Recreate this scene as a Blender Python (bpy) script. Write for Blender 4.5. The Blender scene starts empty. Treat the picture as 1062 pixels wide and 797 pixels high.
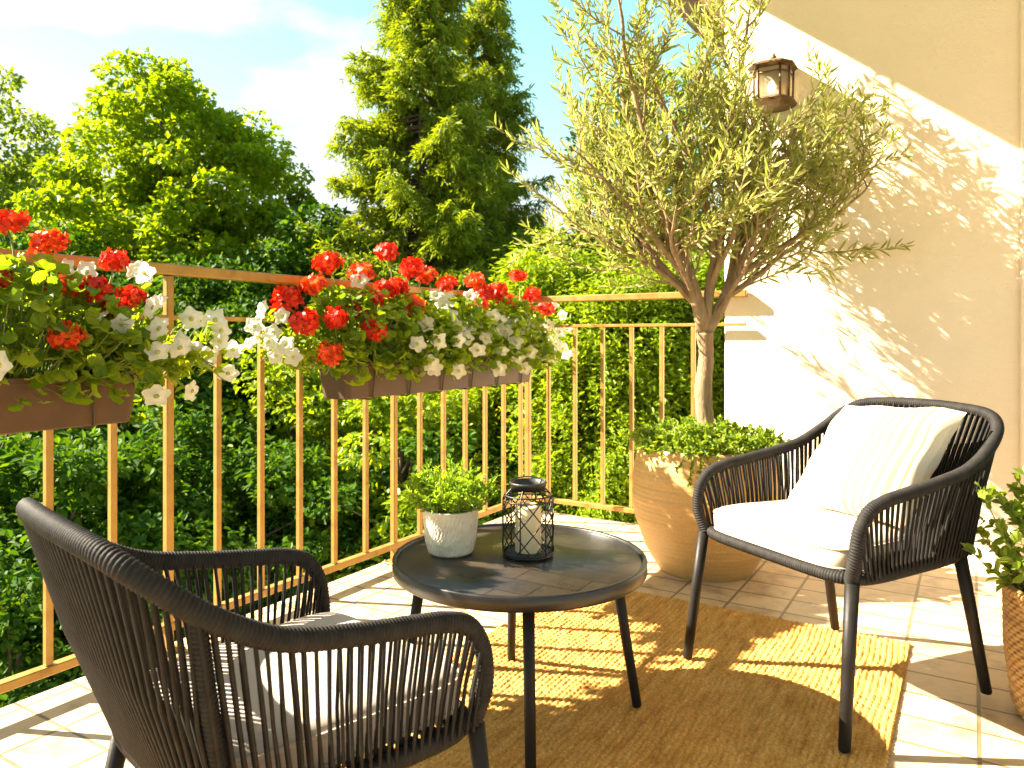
import bpy, math, random
import numpy as np
from mathutils import Vector, Matrix

random.seed(4)
rng = np.random.default_rng(11)
scene = bpy.context.scene
COL = scene.collection
PI = math.pi

# ------------------------------------------------------------------ frame of the balcony
# camera at (0,0,1) looking along +Y.  u runs along the house wall, v along the long railing.
F, CX, HY, H = 778.0, 531.0, 350.0, 1.0
WD = np.array([.8525, -.5227]); RD = np.array([.5227, .8525]); CO = np.array([.0925, 4.329])
YAW = math.atan2(-.5227, .8525)
def P(u, v, z=0.0):
    q = CO + u * WD + v * RD
    return (float(q[0]), float(q[1]), float(z))
def uv_of(x, y):
    d = np.array([x, y]) - CO
    return float(d @ WD), float(d @ RD)
def on_u(px, py, u):          # where the sight line of a measured photo point meets the plane at distance u from the railing
    k = (px - CX) / F
    a = CO + u * WD
    v = -(a[0] - k * a[1]) / (RD[0] - k * RD[1])
    Y = a[1] + v * RD[1]
    return u, v, H - (py - HY) / F * Y

# ------------------------------------------------------------------ object helpers
def link(o, parent=None):
    COL.objects.link(o)
    if parent is not None: o.parent = parent
    return o
def tag(o, label=None, cat=None, group=None, kind=None):
    if label: o['label'] = label
    if cat: o['category'] = cat
    if group: o['group'] = group
    if kind: o['kind'] = kind
    return o
def thing(name, label, cat, loc=(0, 0, 0), rz=0.0, group=None, scale=1.0):
    o = bpy.data.objects.new(name, None)
    o.empty_display_size = .1
    o.location = loc; o.rotation_euler = (0, 0, rz); o.scale = (scale,) * 3
    link(o)
    return tag(o, label, cat, group)
def copy_tree(src, parent=None):
    c = src.copy(); link(c, parent)
    for ch in src.children: copy_tree(ch, c)
    return c

class MB:
    def __init__(s): s.v = []; s.f = []; s.m = []; s.sm = []; s.n = 0
    def add(s, verts, faces, mi=0, smooth=True):
        verts = np.asarray(verts, float).reshape(-1, 3)
        s.v.append(verts)
        for f in faces: s.f.append([int(i) + s.n for i in f])
        s.m += [mi] * len(faces); s.sm += [smooth] * len(faces)
        s.n += len(verts)
        return s
    def box(s, c, d, rz=0.0, mi=0, bev=0.0):
        x, y, z = d[0] / 2, d[1] / 2, d[2] / 2
        b = min(bev, x * .9, y * .9, z * .9)
        if b <= 0:
            vs = np.array([[i * x, j * y, k * z] for k in (-1, 1) for j in (-1, 1) for i in (-1, 1)], float)
            fs = [(0, 2, 3, 1), (4, 5, 7, 6), (0, 1, 5, 4), (2, 6, 7, 3), (0, 4, 6, 2), (1, 3, 7, 5)]
        else:
            vs = []; fs = []
            def ring(ix, iy, zz):
                base = len(vs)
                for sx, sy in ((1, 1), (-1, 1), (-1, -1), (1, -1)):
                    a = (sx * x, sy * (y - b)) ; c2 = (sx * (x - b), sy * y)
                    pair = (a, c2) if sx * sy > 0 else (c2, a)
                    for q in pair: vs.append((q[0] * ix, q[1] * iy, zz))
                return base
            kx, ky = (x - b) / x, (y - b) / y
            rs = [ring(kx, ky, -z), ring(1, 1, -z + b), ring(1, 1, z - b), ring(kx, ky, z)]
            for a in range(3):
                for j in range(8):
                    k2 = (j + 1) % 8
                    fs.append((rs[a] + j, rs[a] + k2, rs[a + 1] + k2, rs[a + 1] + j))
            fs.append(tuple(rs[0] + j for j in reversed(range(8)))); fs.append(tuple(rs[3] + j for j in range(8)))
            vs = np.array(vs)
        if rz:
            cs, sn = math.cos(rz), math.sin(rz)
            vs = np.stack([vs[:, 0] * cs - vs[:, 1] * sn, vs[:, 0] * sn + vs[:, 1] * cs, vs[:, 2]], 1)
        return s.add(vs + np.array(c, float), fs, mi, False)
    def tube(s, path, r, n=8, closed=False, cap=True, mi=0, pitch=0, amp=0):
        p = np.asarray(path, float); N = len(p)
        r = np.full(N, r, float) if np.isscalar(r) else np.asarray(r, float)
        if closed: t = np.roll(p, -1, 0) - np.roll(p, 1, 0)
        else: t = np.gradient(p, axis=0)
        t /= np.linalg.norm(t, axis=1)[:, None] + 1e-12
        a = np.array([0, 0, 1.]) if abs(t[0][2]) < .9 else np.array([1., 0, 0])
        nn = np.cross(t[0], a); nn /= np.linalg.norm(nn)
        ns = [nn]
        for i in range(1, N):
            q = ns[-1] - t[i] * (ns[-1] @ t[i]); q /= np.linalg.norm(q) + 1e-12; ns.append(q)
        ns = np.array(ns); bs = np.cross(t, ns)
        th = np.arange(n) / n * 2 * PI
        rr = np.repeat(r[:, None], n, 1)
        if pitch:
            sl = np.concatenate([[0], np.cumsum(np.linalg.norm(np.diff(p, axis=0), axis=1))])
            ph = 2 * PI * (sl[:, None] / pitch) + th[None]
            rr = rr + amp * (np.abs(np.sin(ph / 2)) ** .6 - .6)
        vs = p[:, None] + rr[..., None] * (np.cos(th)[None, :, None] * ns[:, None] + np.sin(th)[None, :, None] * bs[:, None])
        fs = []
        for i in range(N if closed else N - 1):
            i2 = (i + 1) % N
            for j in range(n):
                k = (j + 1) % n
                fs.append((i * n + j, i * n + k, i2 * n + k, i2 * n + j))
        if cap and not closed:
            fs.append(tuple(reversed(range(n)))); fs.append(tuple((N - 1) * n + j for j in range(n)))
        return s.add(vs.reshape(-1, 3), fs, mi)
    def lathe(s, prof, n=48, c=(0, 0, 0), fn=None, mi=0, caps=(True, True), ang=None):
        prof = np.asarray(prof, float); N = len(prof)
        th = np.arange(n) / n * 2 * PI
        r = np.repeat(prof[:, :1], n, 1); z = np.repeat(prof[:, 1:2], n, 1)
        if fn is not None: r = fn(r, z, th[None])
        vs = np.stack([r * np.cos(th) + c[0], r * np.sin(th) + c[1], z + c[2]], -1).reshape(-1, 3)
        fs = [(i * n + j, i * n + (j + 1) % n, (i + 1) * n + (j + 1) % n, (i + 1) * n + j) for i in range(N - 1) for j in range(n)]
        if caps[0]: fs.append(tuple(reversed(range(n))))
        if caps[1]: fs.append(tuple((N - 1) * n + j for j in range(n)))
        return s.add(vs, fs, mi)
    def rings(s, loops, mi=0, cap=True, smooth=True):
        n = len(loops[0]); vs = np.concatenate([np.asarray(l, float) for l in loops])
        fs = [(i * n + j, i * n + (j + 1) % n, (i + 1) * n + (j + 1) % n, (i + 1) * n + j) for i in range(len(loops) - 1) for j in range(n)]
        if cap: fs.append(tuple(reversed(range(n)))); fs.append(tuple((len(loops) - 1) * n + j for j in range(n)))
        return s.add(vs, fs, mi, smooth)
    def mesh(s, name, mats):
        me = bpy.data.meshes.new(name)
        v = np.concatenate(s.v)
        me.from_pydata(v.tolist(), [], s.f)
        me.polygons.foreach_set('material_index', s.m)
        me.polygons.foreach_set('use_smooth', s.sm)
        for m in (mats if isinstance(mats, (list, tuple)) else [mats]): me.materials.append(m)
        me.update()
        return me
    def build(s, name, mats, parent=None):
        return link(bpy.data.objects.new(name, s.mesh(name, mats)), parent)

def np_mesh(name, verts, quads, mats, smooth=False, mi=None):
    """fast mesh of equal-sided faces"""
    me = bpy.data.meshes.new(name)
    nv, nf, k = len(verts), len(quads), quads.shape[1]
    me.vertices.add(nv); me.vertices.foreach_set('co', np.ascontiguousarray(verts, dtype=np.float32).ravel())
    me.loops.add(nf * k); me.loops.foreach_set('vertex_index', np.ascontiguousarray(quads, dtype=np.int32).ravel())
    me.polygons.add(nf)
    me.polygons.foreach_set('loop_start', np.arange(nf, dtype=np.int32) * k)
    me.polygons.foreach_set('loop_total', np.full(nf, k, dtype=np.int32))
    for m in (mats if isinstance(mats, (list, tuple)) else [mats]): me.materials.append(m)
    if mi is not None: me.polygons.foreach_set('material_index', np.asarray(mi, dtype=np.int32))
    me.polygons.foreach_set('use_smooth', np.full(nf, smooth))
    me.update(calc_edges=True); me.validate()
    return me
def nobj(name, me, parent=None): return link(bpy.data.objects.new(name, me), parent)

def unit(a): return a / (np.linalg.norm(a, axis=-1, keepdims=True) + 1e-9)
SHAPES = {
 'kite': (np.array([[0, 0, 0], [.42, .5, .12], [1, 0, -.06], [.42, -.5, .12]]), np.array([[0, 1, 2], [0, 2, 3]])),
 'lance': (np.array([[0, 0, 0], [.3, .5, .10], [.7, .4, .06], [1, 0, -.08], [.7, -.4, .06], [.3, -.5, .10]]), np.array([[0, 3, 2, 1], [0, 5, 4, 3]])),
 'oval': (np.array([[0, 0, 0], [.22, .42, .12], [.65, .46, .10], [1, 0, -.10], [.65, -.46, .10], [.22, -.42, .12]]), np.array([[0, 3, 2, 1], [0, 5, 4, 3]])),
}
def leaf_mesh(name, pos, ax, nrm, L, Wd, mat, shape='kite', curl=1.0):
    T, Fc = SHAPES[shape]
    pos = np.asarray(pos, float); n = len(pos)
    ax = unit(np.asarray(ax, float)); b = unit(np.cross(nrm, ax)); c = np.cross(ax, b)
    L = np.broadcast_to(np.asarray(L, float), (n,)); Wd = np.broadcast_to(np.asarray(Wd, float), (n,))
    vs = (pos[:, None] + T[None, :, 0:1] * L[:, None, None] * ax[:, None] + T[None, :, 1:2] * Wd[:, None, None] * b[:, None]
          + curl * T[None, :, 2:3] * L[:, None, None] * c[:, None])
    k = len(T)
    fs = (Fc[None] + (np.arange(n) * k)[:, None, None]).reshape(-1, Fc.shape[1])
    return np_mesh(name, vs.reshape(-1, 3), fs, mat)

def catmull(pts, step):
    p = np.asarray(pts, float); out = []
    q = np.vstack([2 * p[0] - p[1], p, 2 * p[-1] - p[-2]])
    for i in range(1, len(q) - 2):
        t = np.linspace(0, 1, 24, endpoint=False)[:, None]
        a, b, c, d = q[i - 1], q[i], q[i + 1], q[i + 2]
        out.append(.5 * ((2 * b) + (c - a) * t + (2 * a - 5 * b + 4 * c - d) * t ** 2 + (3 * b - a - 3 * c + d) * t ** 3))
    out = np.vstack(out + [p[-1:]])
    return resample(out, step)
def resample(p, step, closed=False):
    p = np.asarray(p, float)
    if closed: p = np.vstack([p, p[:1]])
    s = np.concatenate([[0], np.cumsum(np.linalg.norm(np.diff(p, axis=0), axis=1))])
    n = max(2, int(round(s[-1] / step)) + 1)
    t = np.linspace(0, s[-1], n)
    o = np.stack([np.interp(t, s, p[:, k]) for k in range(3)], 1)
    return o[:-1] if closed else o

# ------------------------------------------------------------------ materials
class NT:
    def __init__(s, name):
        s.mat = bpy.data.materials.new(name); s.mat.use_nodes = True
        s.t = s.mat.node_tree; s.t.nodes.clear()
        s.out = s.t.nodes.new('ShaderNodeOutputMaterial')
        s.bs = s.t.nodes.new('ShaderNodeBsdfPrincipled')
        s.t.links.new(s.bs.outputs[0], s.out.inputs[0])
    def n(s, typ, **kw):
        nd = s.t.nodes.new(typ)
        for k, v in kw.items():
            if k in nd.inputs.keys(): 
                if hasattr(v, 'is_output') or isinstance(v, bpy.types.NodeSocket): s.t.links.new(v, nd.inputs[k])
                else: nd.inputs[k].default_value = v
            else: setattr(nd, k, v)
        return nd
    def l(s, a, b): s.t.links.new(a, b)
    def set(s, k, v):
        if isinstance(v, bpy.types.NodeSocket): s.l(v, s.bs.inputs[k])
        else: s.bs.inputs[k].default_value = v
    def coord(s, which='Object', scale=(1, 1, 1), rot=(0, 0, 0)):
        c = s.n('ShaderNodeTexCoord'); m = s.n('ShaderNodeMapping')
        m.inputs['Scale'].default_value = scale; m.inputs['Rotation'].default_value = rot
        s.l(c.outputs[which], m.inputs['Vector']); return m.outputs[0]
    def noise(s, vec, scale, detail=4, rough=.55):
        nd = s.n('ShaderNodeTexNoise', Scale=scale, Detail=detail, Roughness=rough); s.l(vec, nd.inputs['Vector']); return nd.outputs['Fac']
    def ramp(s, fac, stops):
        r = s.n('ShaderNodeValToRGB'); e = r.color_ramp.elements
        while len(e) < len(stops): e.new(.5)
        for i, (p_, c) in enumerate(stops): e[i].position = p_; e[i].color = (*c, 1)
        s.l(fac, r.inputs[0]); return r.outputs[0]
    def mix(s, fac, a, b, mode='MIX'):
        m = s.n('ShaderNodeMix', data_type='RGBA', blend_type=mode)
        for sock, v in ((m.inputs[0], fac), (m.inputs[6], a), (m.inputs[7], b)):
            if isinstance(v, bpy.types.NodeSocket): s.l(v, sock)
            else: sock.default_value = (*v, 1) if isinstance(v, tuple) and len(v) == 3 else v
        return m.outputs[2]
    def math(s, op, a, b=0.0):
        m = s.n('ShaderNodeMath', operation=op)
        for i, v in enumerate((a, b)):
            if isinstance(v, bpy.types.NodeSocket): s.l(v, m.inputs[i])
            else: m.inputs[i].default_value = v
        return m.outputs[0]
    def bump(s, h, strength=.3, dist=.01, normal=None):
        b = s.n('ShaderNodeBump'); b.inputs['Strength'].default_value = strength; b.inputs['Distance'].default_value = dist
        s.l(h, b.inputs['Height'])
        if normal is not None: s.l(normal, b.inputs['Normal'])
        s.l(b.outputs[0], s.bs.inputs['Normal']); return b.outputs[0]

def plain(name, col, rough=.5, var=.25, scale=8, bump=.15, bscale=60, metal=0, bdist=.003, stretch=(1, 1, 1), spec=.5):
    t = NT(name); t.set('Specular IOR Level', spec); v = t.coord(scale=stretch)
    n1 = t.noise(v, scale, 5)
    dark = tuple(c * (1 - var) for c in col); lite = tuple(min(1, c * (1 + var)) for c in col)
    t.set('Base Color', t.ramp(n1, [(.3, dark), (.7, lite)]))
    t.set('Roughness', t.math('ADD', t.math('MULTIPLY', n1, .25), rough - .12)); t.set('Metallic', metal)
    if bump: t.bump(t.noise(v, bscale, 3), bump, bdist)
    return t.mat

def leafmat(name, cols, trans=.35, rough=.45, tcol=None, spec=.22):
    t = NT(name)
    g = t.n('ShaderNodeNewGeometry')
    k = len(cols)
    c = t.ramp(g.outputs['Random Per Island'], [(i / max(1, k - 1), cc) for i, cc in enumerate(cols)])
    t.set('Base Color', c); t.set('Roughness', rough); t.set('Specular IOR Level', spec)
    tr = t.n('ShaderNodeBsdfTranslucent')
    t.l(t.mix(1.0, c, tcol or (1.75, 1.55, .35), 'MULTIPLY'), tr.inputs['Color'])
    mx = t.n('ShaderNodeMixShader'); mx.inputs[0].default_value = trans
    t.l(t.bs.outputs[0], mx.inputs[1]); t.l(tr.outputs[0], mx.inputs[2]); t.l(mx.outputs[0], t.out.inputs[0])
    return t.mat

def stucco():
    t = NT('stucco'); v = t.coord()
    n = t.noise(v, 2.2, 6, .6)
    base = t.ramp(n, [(.3, (.86, .735, .555)), (.7, (.90, .785, .61))])
    sp = t.noise(v, 55, 2)
    base = t.mix(t.ramp(sp, [(.70, (0, 0, 0)), (.76, (.35, .35, .35))]), base, (.55, .40, .20))
    t.set('Base Color', base); t.set('Roughness', .9)
    b1 = t.bump(t.noise(v, 130, 5), .6, .005)
    t.bump(t.noise(v, 7, 4), .35, .025, b1)
    return t.mat
def tiles():
    t = NT('stone_tiles'); v = t.coord(rot=(0, 0, 0))
    br = t.n('ShaderNodeTexBrick', offset=0.0, offset_frequency=2, squash=1.0)
    t.l(v, br.inputs['Vector'])
    for k_, x in (('Scale', 1.0), ('Mortar Size', .0055), ('Mortar Smooth', .25), ('Bias', 0.0), ('Brick Width', .2), ('Row Height', .15)): br.inputs[k_].default_value = x
    br.inputs['Color1'].default_value = (.62, .47, .295, 1); br.inputs['Color2'].default_value = (.53, .395, .24, 1)
    br.inputs['Mortar'].default_value = (.21, .15, .085, 1)
    n = t.noise(v, 7, 8, .65)
    st = t.ramp(n, [(.30, (.50, .42, .32)), (.50, (.95, .93, .9)), (.75, (1.12, 1.1, 1.05))])
    c = t.mix(1.0, br.outputs['Color'], st, 'MULTIPLY')
    vein = t.noise(t.coord(scale=(9, 26, 9)), 1.0, 5)
    c = t.mix(t.ramp(vein, [(.62, (0, 0, 0)), (.72, (.45, .45, .45))]), c, (.36, .27, .16))
    t.set('Base Color', c); t.set('Roughness', t.math('ADD', t.math('MULTIPLY', n, .4), .30))
    h = t.math('ADD', t.math('MULTIPLY', br.outputs['Fac'], -1.0), t.math('MULTIPLY', n, .35))
    t.bump(h, .5, .004)
    return t.mat
def metal_rail():
    t = NT('bronze_rail_paint'); v = t.coord()
    n = t.noise(v, 14, 6, .65)
    t.set('Base Color', t.ramp(n, [(.25, (.20, .105, .022)), (.45, (.36, .205, .046)), (.8, (.44, .27, .07))]))
    t.set('Metallic', .25); t.set('Roughness', t.math('ADD', t.math('MULTIPLY', n, .3), .25))
    t.bump(t.noise(v, 90, 3), .12, .002)
    return t.mat
def rope(name, col):
    t = NT(name); v = t.coord()
    n = t.noise(v, 40, 4)
    t.set('Base Color', t.ramp(n, [(.3, tuple(c * .7 for c in col)), (.7, tuple(c * 1.35 for c in col))]))
    t.set('Roughness', .65); t.set('Specular IOR Level', .14)
    t.bump(t.noise(v, 420, 2), .3, .001)
    return t.mat
def fabric(name, col, stripes=False):
    t = NT(name); v = t.coord()
    n = t.noise(v, 6, 4)
    c = t.ramp(n, [(.3, tuple(x * .93 for x in col)), (.7, tuple(min(1, x * 1.05) for x in col))])
    if stripes:
        sx = t.n('ShaderNodeSeparateXYZ'); t.l(v, sx.inputs[0])
        x = t.math('MULTIPLY', sx.outputs[0], -1.0)
        wv = t.math('SINE', t.math('MULTIPLY', x, 2 * PI / .030))
        band = t.math('MULTIPLY', t.math('LESS_THAN', x, -.005), t.math('GREATER_THAN', x, -.17))
        band2 = t.math('MULTIPLY', t.math('GREATER_THAN', wv, -.1), band)
        weave = t.math('ADD', .62, t.math('MULTIPLY', t.noise(t.coord(scale=(1, 40, 1)), 30, 2), .35))
        c = t.mix(t.math('MULTIPLY', band2, weave), c, (.22, .12, .035))
    t.set('Base Color', c); t.set('Roughness', .92); t.set('Specular IOR Level', .15)
    t.set('Sheen Weight', .15)
    w = t.n('ShaderNodeTexWave', Scale=260.0, Distortion=.6); t.l(v, w.inputs['Vector'])
    b = t.bump(w.outputs['Fac'], .12, .0008)
    t.bump(t.noise(v, 11, 3), .25, .012, b)
    return t.mat
def rugmat():
    t = NT('jute'); v = t.coord()
    n = t.noise(t.coord(scale=(40, 9, 1)), 1.0, 5); n2 = t.noise(v, 130, 3); n3 = t.noise(v, 2.5, 3)
    c = t.ramp(n, [(.28, (.48, .235, .055)), (.5, (.67, .365, .10)), (.75, (.76, .46, .15))])
    c = t.mix(.55, c, t.ramp(n2, [(.3, (.36, .32, .28)), (.7, (1.3, 1.3, 1.25))]), 'MULTIPLY')
    c = t.mix(.6, c, t.ramp(n3, [(.3, (.85, .83, .8)), (.7, (1.1, 1.1, 1.1))]), 'MULTIPLY')
    t.set('Base Color', c); t.set('Roughness', .95); t.set('Specular IOR Level', .1)
    t.bump(t.noise(v, 330, 3), .5, .003)
    return t.mat
def planter_mat():
    t = NT('glazed_terracotta'); v = t.coord()
    n = t.noise(t.coord(scale=(.15, .15, 80)), 1.6, 4, .6); n2 = t.noise(v, 5, 5)
    c = t.ramp(n, [(.2, (.50, .32, .112)), (.5, (.52, .335, .12)), (.80, (.54, .35, .13))])
    c = t.mix(.7, c, t.ramp(n2, [(.3, (.82, .76, .66)), (.7, (1.08, 1.06, 1.0))]), 'MULTIPLY')
    c = t.mix(.5, c, t.ramp(t.noise(v, 150, 3), [(.35, (.75, .7, .65)), (.6, (1.05, 1.05, 1.05))]), 'MULTIPLY')
    t.set('Base Color', c); t.set('Roughness', .55)
    t.bump(n, .5, .004)
    return t.mat
def wicker_mat():
    t = NT('wicker'); v = t.coord()
    n = t.noise(t.coord(scale=(6, 6, 60)), 1.5, 4)
    t.set('Base Color', t.ramp(n, [(.3, (.28, .145, .04)), (.55, (.42, .24, .075)), (.8, (.54, .34, .13))]))
    t.set('Roughness', .6); t.bump(t.noise(v, 200, 2), .3, .002)
    return t.mat
def slate():
    t = NT('slate_top'); v = t.coord(rot=(0, 0, .55))
    br = t.n('ShaderNodeTexBrick', offset=.5); t.l(v, br.inputs['Vector'])
    for k_, x in (('Scale', 1.0), ('Mortar Size', .0018), ('Mortar Smooth', .2), ('Bias', 0.0), ('Brick Width', .17), ('Row Height', .085)): br.inputs[k_].default_value = x
    br.inputs['Color1'].default_value = (.022, .018, .014, 1); br.inputs['Color2'].default_value = (.040, .031, .023, 1); br.inputs['Mortar'].default_value = (.006, .005, .004, 1)
    n = t.noise(v, 9, 7, .65)
    t.set('Base Color', t.mix(1.0, br.outputs['Color'], t.ramp(n, [(.3, (.6, .6, .6)), (.7, (1.35, 1.3, 1.2))]), 'MULTIPLY'))
    t.set('Roughness', t.math('ADD', t.math('MULTIPLY', n, .30), .16))
    t.bump(t.math('ADD', t.math('MULTIPLY', br.outputs['Fac'], -1.0), t.math('MULTIPLY', n, .5)), .22, .002)
    return t.mat
def potmat():
    t = NT('textured_white_pot'); v = t.coord()
    w = t.n('ShaderNodeTexVoronoi', Scale=130.0); t.l(t.coord(scale=(1, 1, .6)), w.inputs['Vector'])
    n = t.noise(v, 30, 4)
    t.set('Base Color', t.ramp(n, [(.3, (.60, .49, .35)), (.7, (.76, .65, .49))])); t.set('Roughness', .75)
    t.bump(w.outputs['Distance'], .7, .004)
    return t.mat
def bark(name, a, b):
    t = NT(name); n = t.noise(t.coord(scale=(14, 14, 3)), 2.0, 6, .7)
    t.set('Base Color', t.ramp(n, [(.3, a), (.7, b)])); t.set('Roughness', .9); t.bump(n, .9, .02)
    return t.mat
def glassmat(name, col, rough):
    t = NT(name); t.set('Base Color', (*col, 1)); t.set('Roughness', rough); t.set('Transmission Weight', .75); t.set('IOR', 1.2)
    t.bump(t.noise(t.coord(), 45, 2), .1, .002)
    return t.mat
def emit(name, col, s):
    t = NT(name); t.set('Base Color', (*col, 1)); t.set('Emission Color', (*col, 1)); t.set('Emission Strength', s); return t.mat
def wax():
    t = NT('ivory_wax'); n = t.noise(t.coord(), 12, 4)
    t.set('Base Color', t.ramp(n, [(.3, (.78, .60, .34)), (.7, (.84, .68, .42))])); t.set('Roughness', .45)
    t.set('Subsurface Weight', .35); t.set('Subsurface Radius', (.02, .012, .005)); return t.mat

M = dict(
 stucco=stucco(), tiles=tiles(), rail=metal_rail(), rope=rope('charcoal_rope', (.020, .018, .0165)), rope_cord=rope('charcoal_cord', (.017, .0155, .014)),
 leg=plain('charcoal_metal', (.013, .011, .009), .5, .3, 20, .1, 150, spec=.2), table_rim=plain('black_metal', (.012, .0105, .0095), .35, .3, 18, .1, 120),
 slate=slate(), cream=fabric('cream_canvas', (.60, .50, .385)), greige=fabric('greige_canvas', (.46, .39, .33)), pillow=fabric('striped_canvas', (.64, .55, .42), True),
 piping=plain('cushion_piping', (.50, .42, .32), .9, .1), rug=rugmat(), planter=planter_mat(), wicker=wicker_mat(), pot=potmat(),
 soil=plain('potting_soil', (.045, .028, .016), .95, .5, 40, .8, 90, bdist=.01),
 box=plain('brown_plastic', (.070, .033, .011), .55, .25, 5, .1, 80), strap=plain('dark_wire', (.025, .017, .012), .5, .2),
 iron=plain('aged_bronze', (.13, .075, .032), .45, .4, 30, .25, 120, metal=.5), wire=plain('black_iron', (.013, .012, .011), .45, .3, 40, .2, 200),
 glass=glassmat('seeded_glass', (.95, .88, .70), .35), bulb=emit('warm_bulb', (1, .72, .32), 2.5), wax=wax(), wick=plain('wick', (.03, .02, .015), .9, .2),
 gutter=plain('gutter_paint', (.13, .105, .085), .5, .25, 6, .1), soffit=plain('soffit_board', (.50, .38, .24), .8, .15, 4, .2, 30, stretch=(1, 12, 1)),
 trim=plain('door_trim', (.87, .745, .565), .7, .06, 4, .15, 60), lawn=plain('lawn', (.055, .10, .02), .95, .5, 1.5, .8, 20, bdist=.05), path=plain('gravel_path', (.30, .26, .22), .9, .25, 6, .5, 60),
 bark=bark('bark', (.06, .042, .028), (.16, .115, .075)), olive_bark=bark('olive_bark', (.17, .105, .05), (.40, .28, .15)),
 olive=leafmat('olive_leaf', [(.20, .24, .055), (.30, .335, .11), (.41, .42, .19), (.25, .285, .08)], .46, .4, (1.35, 1.3, .55), .3),
 maple=leafmat('maple_leaf', [(.12, .215, .006), (.18, .275, .008), (.24, .31, .010), (.14, .235, .008)], .52),
 airy=leafmat('airy_leaf', [(.10, .17, .02), (.15, .22, .03), (.20, .26, .04)], .45),
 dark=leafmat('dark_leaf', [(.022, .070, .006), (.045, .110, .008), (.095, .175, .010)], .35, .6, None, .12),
 spruce=leafmat('spruce_needle', [(.13, .19, .014), (.19, .26, .02), (.26, .32, .028), (.11, .17, .016)], .42),
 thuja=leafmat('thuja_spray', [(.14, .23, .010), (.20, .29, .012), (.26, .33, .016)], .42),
 ger_leaf=leafmat('geranium_leaf', [(.11, .19, .012), (.18, .27, .016), (.26, .34, .022)], .46, .45, (1.35, 1.3, .35)),
 pet_leaf=leafmat('petunia_leaf', [(.16, .24, .015), (.22, .31, .02), (.29, .37, .03)], .56),
 stem=plain('green_stem', (.16, .22, .05), .6, .2), red=leafmat('geranium_petal', [(.44, .012, .004), (.64, .026, .006), (.74, .06, .010)], .25, .5, (1.2, .9, .6), .25),
 white=leafmat('petunia_petal', [(.80, .77, .66), (.86, .83, .74)], .6, .6, (1, 1, .92), .2), throat=plain('petunia_throat', (.55, .52, .12), .6, .2),
 herb=leafmat('herb_leaf', [(.15, .27, .025), (.22, .34, .035), (.30, .42, .06)], .5), cover=leafmat('ground_cover_leaf', [(.12, .20, .02), (.17, .26, .03), (.24, .33, .05)], .38),
 shrub=leafmat('shrub_leaf', [(.12, .19, .02), (.18, .26, .035), (.24, .33, .05)], .38),
)

# ------------------------------------------------------------------ setting: balcony floor, garden
mb = MB(); mb.box((2.47, -2.475, -.12), (5.06, 5.05, .24), bev=.012)
fl = mb.build('balcony_floor', M['tiles']); fl.location = P(0, 0); fl.rotation_euler = (0, 0, YAW); tag(fl, kind='structure')
GZ = -3.2
mb = MB(); mb.add([(-160, -30, 0), (160, -30, 0), (160, 260, 0), (-160, 260, 0)], [(0, 1, 2, 3)], 0, False)
g = mb.build('garden_lawn', M['lawn']); g.location = (0, 0, GZ); tag(g, kind='structure')
pp = catmull([(-9, 10, 0), (-5.5, 15.5, 0), (-3.2, 19, 0), (-2, 25, 0)], .4)
d = np.gradient(pp, axis=0); nn = unit(np.stack([-d[:, 1], d[:, 0], 0 * d[:, 0]], 1))
vs = np.vstack([pp + nn * .9, pp - nn * .9]); N = len(pp)
mb = MB(); mb.add(vs, [(i, i + 1, N + i + 1, N + i) for i in range(N - 1)][::1], 0, False)
g = mb.build('garden_path', M['path']); g.location = (0, 0, GZ + .012); tag(g, kind='structure')

# ------------------------------------------------------------------ house
UW = 1.123
house = thing('house', 'cream stucco house with a gutter under its eave, behind the olive tree', 'house', P(UW, .03), YAW)
mb = MB(); mb.box((2.2, 1.2, .06), (4.4, 2.4, 6.6), bev=.01); mb.build('wall', M['stucco'], house)
mb = MB(); mb.box((1.232 + .12, -.012, 1.65), (.24, .03, 3.38), bev=.006); mb.box((1.232 + 1.22, -.0095, 3.05), (1.96, .025, .56), bev=.006); mb.build('door_trim', M['trim'], house)
UG, ZG = .473 - UW, 3.334
mb = MB(); mb.box((UG + 2.60, -1.35, ZG + .09), (5.1, 7.5, .06)); rf = mb.build('roof', M['soffit'], house)
mb = MB()
a = np.linspace(PI, 2 * PI, 12)
prof = [(UG - .055 + .06 * math.cos(t), ZG + .055 + .075 * math.sin(t)) for t in a]
inn = [(UG - .055 + .054 * math.cos(t), ZG + .057 + .069 * math.sin(t)) for t in a[::-1]]
loop = prof + inn
mb.rings([[(x, y, z) for x, z in loop] for y in (-5.1, 2.4)], smooth=False)
mb.build('gutter', M['gutter'], rf)
mb = MB(); mb.box((UG + .035, -1.35, ZG + .045), (.05, 7.49, .16)); mb.build('fascia', M['gutter'], rf)

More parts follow.
